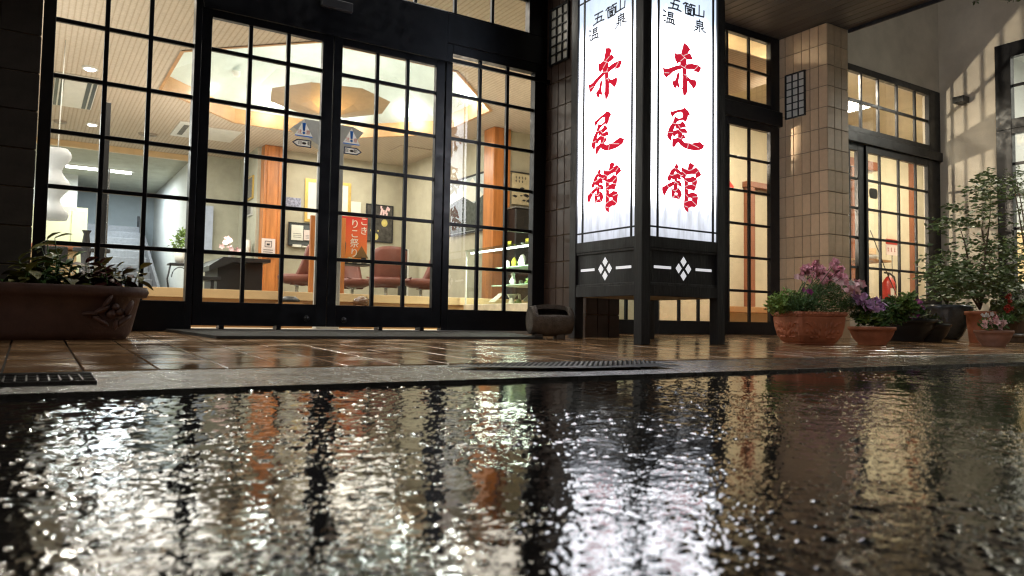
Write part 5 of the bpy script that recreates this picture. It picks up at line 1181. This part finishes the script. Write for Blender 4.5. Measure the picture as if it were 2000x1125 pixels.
# coleus leaves, each an object
lm = [leafmesh('leaf', leaf_p, 1, .55, .15, 1), leafmesh('leaf', leaf_c, 1, .6, .15, 1), leafmesh('leaf', leaf_m, 1, .3, .2, 1)]
def sprig(t, base, hgt, n, mi, ls, rn, lean=.25):
    b = Vector(base); tip = b+Vector((rn.uniform(-lean, lean)*hgt, rn.uniform(-lean, lean)*hgt*.6, hgt))
    part(t, 'stem', MB().tube([b, (b+tip)/2+Vector((rn.uniform(-.01, .01), 0, 0)), tip], [.005, .004, .002], 5), leaf_m)
    for k in range(n):
        f_ = .3+.7*k/max(1, n-1); p = b.lerp(tip, f_); az = k*2.4+rn.uniform(-.4, .4); el = rn.uniform(-.3, .35)+(.7 if k == n-1 else 0); s = ls*rn.uniform(.7, 1.2)*(1-.3*f_)
        o = inst(lm[mi], t, 'leaf', p-t.location, (el, rn.uniform(-.4, .4), az), (s, s, s))
rn = random.Random(21)
for k in range(34):
    px = rn.uniform(25, 262); p = onY(px, 560, yc+rn.uniform(-.10, .12)); mi = 2 if 75 < px < 140 and rn.random() < .75 else (0 if px > 150 and rn.random() < .65 else 1)
    hgt = (.23 if 80 < px < 135 else .13)*rn.uniform(.6, 1.15)
    sprig(t, (p.x, p.y, z0+Ht-.03), hgt, 8 if mi != 2 else 11, mi, .10 if mi != 2 else .095, rn)
foliage(t, 'ground_leaves', leaf_m, [(onY(q, 560, yc).x, yc+.02, z0+Ht+.01, .05) for q in range(30, 265, 12)], 260, .035, 8)

# stone drum left of the sign
p = onY(1078, 650, 4.35)
t = thing('stone_drum', 'rough grey hollow stone drum on its side by the tiled pier', 'stone drum', (p.x, 4.35, fz(4.35)))
t.rotation_euler.z = -R(18); r0 = (onY(1078, 595, 4.35).z-fz(4.35))/2-.008; cz = fz(4.35)+r0+.018
a = onY(1040, 620, 4.35).x; b = onY(1108, 620, 4.35).x
def shell(rad, n=36, seg=8, x0=a, x1=b, hole=True, inner=.03):
    mb = MB()
    xs_ = [x0+(x1-x0)*i/seg for i in range(seg+1)]
    def rr_(x): f_ = (x-x0)/(x1-x0)*2-1; return rad*(1-.16*f_*f_)
    def gap(i, k): q = 2*math.pi*(k+.5)/n; return hole and 1 <= i < seg-1 and abs(q-math.pi/2-.62) < .66
    for (off, fl) in ((0, 0), (inner, 1)):
        vs = [(x, 4.35+(rr_(x)-off)*math.cos(2*math.pi*k/n), cz+(rr_(x)-off)*math.sin(2*math.pi*k/n)) for x in xs_ for k in range(n)]
        fs = [(i*n+k, i*n+(k+1) % n, (i+1)*n+(k+1) % n, (i+1)*n+k) for i in range(seg) for k in range(n) if not gap(i, k)]
        mb.add(vs, fs, True)
    M_ = (seg+1)*n
    for i in range(seg):
        for k in range(n):
            if gap(i, k): continue
            for (di, dk, e) in ((-1, 0, [(i, k), (i, k+1)]), (1, 0, [(i+1, k), (i+1, k+1)]), (0, -1, [(i, k), (i+1, k)]), (0, 1, [(i, k+1), (i+1, k+1)])):
                ii, kk = i+di, (k+dk) % n
                if (0 <= ii < seg and gap(ii, kk)) or not (0 <= ii < seg):
                    p1, p2 = [q[0]*n+q[1] % n for q in e]; mb.f.append((p1, p2, p2+M_, p1+M_)); mb.sm.append(False)
    for xx in (x0, x1): mb.add([(xx, 4.35+rr_(xx)*.99*math.cos(2*math.pi*k/n), cz+rr_(xx)*.99*math.sin(2*math.pi*k/n)) for k in range(n)], [tuple(range(n))])
    return mb
part(t, 'drum', shell(r0), stone_m)
for s in (a+.06, b-.08): part(t, 'foot', box(s-.03, s+.03, 4.30, 4.40, fz(4.35)-.002, fz(4.35)+.035, b=.006), stone_m)

# square ornate pot with pink flowers
Yp = 3.55
pc = onY(1562, 640, Yp); xw = onY(1650, 640, Yp).x
z0 = fz(Yp); zt = onY(1562, 608, Yp).z; Ht = zt-z0; D_ = (pc-Vector((0, 0, H))).dot(AF)
hw = 96/F*D_/.86*.5*.93; cxp, cyp = pc.x+hw, Yp+hw; PR = -R(22)
t = thing('square_pot', 'square ornate terracotta pot full of pink snapdragons', 'pot', (pc.x, Yp, z0))
def sqring(h, z, b=.02): return [(cxp+sx*(h-b*(i)), cyp+sy*(h-b*(1-i)), z0+z) for sx, sy, o in ((-1, -1, (0, 1)), (1, -1, (1, 0)), (1, 1, (0, 1)), (-1, 1, (1, 0))) for i in o]
prof = [(.70, 0), (.70, .03), (.74, .035), (.74, .055), (.71, .06), (.78, .12), (.90, .3), (.97, .55), (1.0, .8), (.99, .86), (1.04, .88), (1.04, 1.0), (.92, 1.0), (.88, .9)]
mb = MB(); rings = [sqring(hw*r_, Ht*(z_ if z_ > .07 else z_)) for r_, z_ in prof]
for i in range(len(rings)-1):
    for k in range(8): mb.quad(rings[i][k], rings[i][(k+1) % 8], rings[i+1][(k+1) % 8], rings[i+1][k])
mb.quad(*rings[0]); part(t, 'pot', mb, terra)
part(t, 'soil', MB().quad(*sqring(hw*.9, Ht*.93)), soil)
for face in ('X', 'Y'):
    for s in (-1, 1):
        for (u, v, rx, rz, an) in ((.16, .36, .07, .022, 1.3), (.32, .42, .07, .02, 1.0), (.48, .40, .06, .018, .7), (.14, .56, .08, .02, 1.45), (.36, .62, .07, .018, 1.2), (.58, .60, .06, .018, .9), (.72, .42, .04, .03, 0), (.25, .24, .04, .016, .3), (.5, .24, .04, .016, .2), (.75, .66, .045, .015, .4)):
            mb = MB(); h_ = hw*(.90+.10*(v-.3)/.5)
            if face == 'X': bump(mb, (cxp-h_, cyp+s*u*hw*.9, z0+Ht*v), rx*hw*2, rz*hw*3, .014, -an*s, 'X')
            else: bump(mb, (cxp+s*u*hw*.9, cyp-h_, z0+Ht*v), rx*hw*2, rz*hw*3, .014, an*s, 'Y')
            part(t, 'moulded_ornament', mb, terra)
    for k in range(11):
        mb = MB(); u = (k-5)/5.5
        bump(mb, (cxp-hw*1.03, cyp+u*hw, z0+Ht*.94) if face == 'X' else (cxp+u*hw, cyp-hw*1.03, z0+Ht*.94), .018, .012, .008, 0, face); part(t, 'rim_bead', mb, terra)
def P3(px, py, Y): return onY(px, py, Y)
def cent(pts, Y, r, dy=.15):
    rn_ = random.Random(len(pts)); return [tuple(onY(x, y, Y+rn_.uniform(-dy, dy)))+(r,) for x, y in pts]
def stems(t, base, ends, m_=leaf_m, r=.004, name='stem'):
    for e in ends:
        b = Vector(base)+Vector((random.uniform(-.08, .08), random.uniform(-.05, .05), 0)); e = Vector(e[:3]); mid = (b+e)/2+Vector((random.uniform(-.03, .03), 0, .03))
        part(t, name, MB().tube([b, mid, e], [r, r*.8, r*.5], 5), m_)
for o in t.children: o.rotation_euler = (0, 0, PR)
fl = cent([(1585, 590), (1600, 570), (1620, 580), (1640, 565), (1560, 592), (1650, 590), (1600, 600), (1630, 600), (1580, 575), (1660, 600), (1575, 600), (1545, 595), (1610, 560)], cyp, .085)
foliage(t, 'foliage', leaf_m, fl, 3600, .035, 31, up=.6, wd=.22)
foliage(t, 'pale_foliage', leaf_l, cent([(1520, 592), (1535, 582), (1550, 590), (1516, 600), (1540, 600)], cyp-.05, .075, .08), 1100, .038, 32, up=.6, wd=.42)
pk = cent([(1583, 525), (1592, 530), (1600, 520), (1612, 532), (1622, 522), (1630, 535), (1590, 518), (1605, 528), (1632, 514), (1640, 528), (1575, 528), (1645, 540), (1618, 545), (1608, 548), (1655, 552), (1660, 560)], cyp-.05, .03)
blossoms(t, 'blossom', pink_m, pk+cent([(1570, 535), (1648, 552), (1625, 545), (1590, 540), (1662, 566)], cyp-.1, .05), 170, .05, 33)
blossoms(t, 'blossom', palepink, cent([(1555, 541), (1568, 545), (1630, 548), (1640, 555)], cyp-.1, .02), 16, .04, 34)
blossoms(t, 'blossom', purple_m, cent([(1569, 568), (1580, 572)], cyp-.2, .015, .02), 6, .04, 35)
stems(t, (cxp, cyp, zt-.03), pk+fl)
# two round bowls and others
def bowl(name, lab, px, py_base, py_top, halfpx, Y, m_, prof, cat='pot', n=36):
    c = onY(px, py_base, Y); r = halfpx/F*(c-Vector((0, 0, H))).dot(AF)*.97; z0 = fz(Y-r*.5); zt = onY(px, py_top, Y).z; h_ = zt-z0
    t = thing(name, lab, cat, (c.x, Y, z0)); part(t, 'bowl', MB().lathe([(r*a, h_*b) for a, b in prof], (c.x, Y, z0), n), m_)
    part(t, 'soil', MB().lathe([(0, h_*.9), (r*.9, h_*.88)], (c.x, Y, z0), 24), soil)
    return t, Vector((c.x, Y, zt)), r
BP = [(0, 0), (.55, 0), (.60, .04), (.60, .12), (.78, .35), (.90, .62), (.95, .80), (1.0, .82), (1.02, .92), (1.0, 1), (.92, 1), (.90, .86)]
t, c, r = bowl('flower_bowl', 'round terracotta bowl of lilac flowers right of the square pot', 1703, 677, 638, 44, 3.55, terra, BP)
foliage(t, 'foliage', leaf_m, cent([(1680, 620), (1700, 622), (1720, 625), (1735, 615), (1690, 600), (1745, 605), (1765, 600), (1780, 605), (1760, 620)], 3.6, .06, .1), 1700, .05, 41)
foliage(t, 'pale_foliage', leaf_l, cent([(1690, 622), (1705, 628), (1765, 590), (1775, 582), (1770, 600)], 3.5, .04, .06), 420, .06, 42, wd=.35)
blossoms(t, 'blossom', lilac_m, cent([(1680, 590), (1690, 585), (1700, 595), (1712, 590), (1705, 605), (1690, 602), (1720, 598), (1676, 580)], 3.5, .04, .08), 60, .055, 43)
blossoms(t, 'blossom', palepink, cent([(1668, 560), (1678, 558), (1660, 570), (1675, 570)], 3.45, .03, .05), 18, .05, 44)
blossoms(t, 'blossom', pink_m, cent([(1674, 552), (1680, 556)], 3.4, .02, .03), 7, .055, 45)
blossoms(t, 'blossom', white_p, cent([(1664, 554)], 3.4, .015, .02), 3, .05, 46)
t, c, r = bowl('flower_bowl', 'dark low bowl of purple petunias behind the lilac flower bowl', 1765, 668, 622, 60, 4.1, black_m, BP)
foliage(t, 'foliage', leaf_m, cent([(1740, 610), (1770, 600), (1790, 608), (1760, 615), (1745, 595)], 4.1, .09, .1), 1300, .06, 47)
blossoms(t, 'blossom', purple_m, cent([(1742, 603), (1750, 598), (1735, 608), (1795, 590), (1790, 600), (1785, 618)], 3.95, .05, .06), 34, .06, 48)
blossoms(t, 'blossom', lilac_m, cent([(1780, 598), (1798, 604), (1775, 620)], 3.95, .04, .06), 14, .05, 49)
t, c, r = bowl('water_bowl', 'large blue-grey glazed bowl below the courtyard window', 1845, 662, 596, 50, 4.45, glaze_m, [(0, 0), (.5, 0), (.62, .1), (.9, .5), (1.0, .85), (1.03, .93), (1.0, 1), (.9, 1), (.85, .8)])
t, c, r = bowl('dark_bowl', 'dark low bowl in shadow before the glazed bowl', 1812, 666, 632, 42, 4.0, black_m, BP)
foliage(t, 'foliage', leaf_dk, [(c.x, c.y, c.z, .12)], 300, .05, 50)
t, c, r = bowl('tall_pot', 'tall terracotta pot holding the leafy shrub', 1915, 672, 608, 26, 3.75, terra, [(0, 0), (.72, 0), (.75, .03), (.88, .5), (.96, .88), (1.06, .89), (1.08, .99), (1.0, 1), (.92, 1), (.9, .85)])
treeroot = c.copy()
t, c, r = bowl('pink_flower_bowl', 'pale terracotta bowl with pink and white flowers at right', 1941, 678, 645, 35, 3.3, terra_p, BP)
foliage(t, 'foliage', leaf_m, cent([(1925, 635), (1940, 632), (1955, 635), (1968, 625)], 3.3, .045, .04), 520, .04, 51)
blossoms(t, 'blossom', palepink, cent([(1938, 625), (1945, 628), (1936, 632), (1958, 630), (1955, 640), (1925, 630), (1921, 638)], 3.22, .018, .03), 26, .045, 52)
blossoms(t, 'blossom', pink_m, cent([(1943, 624), (1948, 622)], 3.2, .015, .02), 6, .045, 53)
blossoms(t, 'blossom', white_p, cent([(1921, 617), (1928, 615), (1935, 612)], 3.25, .012, .02), 10, .035, 54)
# weathered barrel with red celosia
c = onY(1985, 660, 3.9); z0 = fz(3.9); zt = onY(1985, 590, 3.9).z; r = .24; h_ = zt-z0
t = thing('wooden_barrel', 'dark weathered wooden tub at the right edge with red celosia', 'barrel', (c.x, 3.9, z0))
o0 = None
for k in range(20):
    q = 2*math.pi*k/20; mb = MB(); w2 = r*math.pi/20*.97
    if o0 is None:
        vs = [(x, -y, z) for z, y in ((0, r*.92), (h_*.5, r), (h_, r*.94)) for x in (-w2, w2)]+[(x, -y+.02, z) for z, y in ((0, r*.92), (h_*.5, r), (h_, r*.94)) for x in (-w2, w2)]
        mb.add(vs, [(0, 1, 3, 2), (2, 3, 5, 4), (6, 8, 9, 7), (8, 10, 11, 9), (0, 2, 8, 6), (2, 4, 10, 8), (1, 7, 9, 3), (3, 9, 11, 5), (4, 5, 11, 10), (0, 6, 7, 1)])
        o0 = mb.build('stave', barrel_m, t)
    else: o = inst(o0.data, t, 'stave', (0, 0, 0), (0, 0, q))
for f_ in (.18, .8): part(t, 'hoop', MB().lathe([(r*1.0, -.02), (r*1.01, -.02), (r*1.01, .02), (r*1.0, .02)], (c.x, 3.9, z0+h_*f_), 40), steel_g)
part(t, 'soil', MB().lathe([(0, h_*.93), (r*.93, h_*.93)], (c.x, 3.9, z0), 24), soil)
foliage(t, 'foliage', leaf_dk, cent([(1965, 620), (1975, 600), (1985, 615), (1995, 600), (1950, 600)], 3.7, .07, .05), 800, .05, 55)
cel = cent([(1970, 606), (1968, 598), (1972, 590), (1969, 582), (1971, 577), (1964, 603), (1977, 602)], 3.6, .02, .01)
blossoms(t, 'plume', red_p, cel, 70, .028, 56)
stems(t, (c.x-.1, 3.7, zt), cel)

# ------------------------------------------------------------------ shrubs
def shrub(lab, root, ends, centers, n, size, seed, Yc, name='leafy_shrub', mm=leaf_dk, rad=.012):
    t = thing(name, lab, 'shrub', root)
    rn = random.Random(seed); root = Vector(root)
    hub = root+Vector((0, 0, .02))
    for e in ends:
        e = Vector(e); m1 = hub.lerp(e, .4)+Vector((rn.uniform(-.05, .05), rn.uniform(-.05, .05), .06)); m2 = hub.lerp(e, .75)+Vector((rn.uniform(-.04, .04), rn.uniform(-.04, .04), .02))
        part(t, 'stem', MB().tube([hub, m1, m2, e], [rad, rad*.75, rad*.5, rad*.25], 6), bark)
        for k in range(5):
            b = m1.lerp(e, k/5); d = Vector((rn.uniform(-1, 1), rn.uniform(-1, 1), rn.uniform(-.1, .6)))*.14; part(t, 'twig', MB().tube([b, b+d], [rad*.3, rad*.12], 4), bark)
    mb = MB()
    for (x, y, rx, rz, dens) in centers:       # layered sprays, px units
        c0 = onY(x, y, Yc)
        for s in range(int(n*dens)):
            u, v = rn.gauss(0, .5), rn.gauss(0, .5); p0 = onY(x+rx*u*.72, y+rz*v*.72, Yc+rn.gauss(0, .12))
            az = rn.uniform(0, 6.28); dr = Vector((math.cos(az), math.sin(az), rn.uniform(-.35, .25))).normalized()
            nl = rn.randint(3, 6)
            for k in range(nl):
                b = p0+dr*size*.55*k; side = dr.cross(Vector((0, 0, 1))).normalized()*(1 if k % 2 else -1)
                u_ = (dr*.6+side*rn.uniform(.4, .9)+Vector((0, 0, rn.uniform(-.3, .2)))).normalized() if k < nl-1 else dr
                w_ = u_.cross(Vector((rn.gauss(0, .9), rn.gauss(0, .9), .6))).normalized(); sz = size*rn.uniform(.7, 1.2)
                mb.add([b, b+u_*sz*.45+w_*sz*.23, b+u_*sz, b+u_*sz*.45-w_*sz*.23], [(0, 1, 2, 3)], True)
    o = part(t, 'crown', mb, mm); o['kind'] = 'stuff'
    return t
crown = [(1900, 560, 110, 50, 1.3), (1930, 540, 90, 50, 1.2), (1880, 540, 90, 40, 1.), (1950, 500, 70, 50, .7), (1925, 475, 90, 40, .55), (1965, 560, 50, 50, .9), (1860, 590-20, 60, 30, .5), (1855, 520, 60, 30, .45),
         (1880, 435, 80, 26, .26), (1850, 440, 50, 24, .18), (1905, 420, 60, 22, .2), (1935, 425, 40, 30, .16), (1935, 385, 34, 22, .25), (1920, 370, 30, 22, .22), (1930, 345, 26, 20, .2), (1940, 360, 24, 24, .2), (1870, 405, 30, 10, .1), (1905, 395, 30, 20, .14), (1825, 540, 24, 12, .12), (1840, 500, 30, 18, .14)]
shrub('layered dark green shrub in front of the grey return wall', tuple(treeroot), [onY(x, y, 3.75) for x, y in ((1880, 500), (1860, 560), (1920, 450), (1950, 480), (1935, 370), (1870, 430), (1960, 540), (1925, 400), (1900, 560))], crown, 120, .055, 61, 3.75)
p = onY(1850, 597, 4.45)
shrub('small shrub rising from the glazed bowl by the courtyard window', (p.x, 4.45, p.z), [onY(x, y, 4.4) for x, y in ((1838, 560), (1860, 540), (1850, 530), (1835, 575))], [(1845, 550, 40, 26, .8), (1860, 530, 40, 26, .6), (1828, 548, 24, 14, .3), (1840, 575, 26, 14, .3)], 110, .035, 62, 4.4)
p = Vector((9.3, 3.6, .6))
p = onY(2012, 560, 3.9)
shrub('leafy branch tips entering at the right picture edge', (p.x, 3.9, p.z), [onY(x, y, 3.9) for x, y in ((1985, 350), (2000, 380), (1975, 340))], [(1988, 345, 34, 24, .5), (1975, 365, 26, 16, .25), (1998, 370, 24, 20, .35), (1990, 375, 34, 14, .3), (2010, 420, 30, 60, .8), (2015, 500, 30, 60, .8)], 90, .035, 63, 3.9)
p = onY(1905, 0, 3.4)
t = thing('overhead_branch', 'dark leafy twig hanging into the top right corner', 'branch', p)
part(t, 'twig', MB().tube([onY(2040, -40, 3.4), onY(1975, 0, 3.4), onY(1900, -5, 3.4)], [.012, .008, .004], 6), bark)
foliage(t, 'leaves', leaf_dk, [tuple(onY(x, y, 3.4))+(.03,) for x, y in ((1905, 2), (1970, 0), (1985, -4), (1960, -14), (1930, -14))], 60, .05, 64)
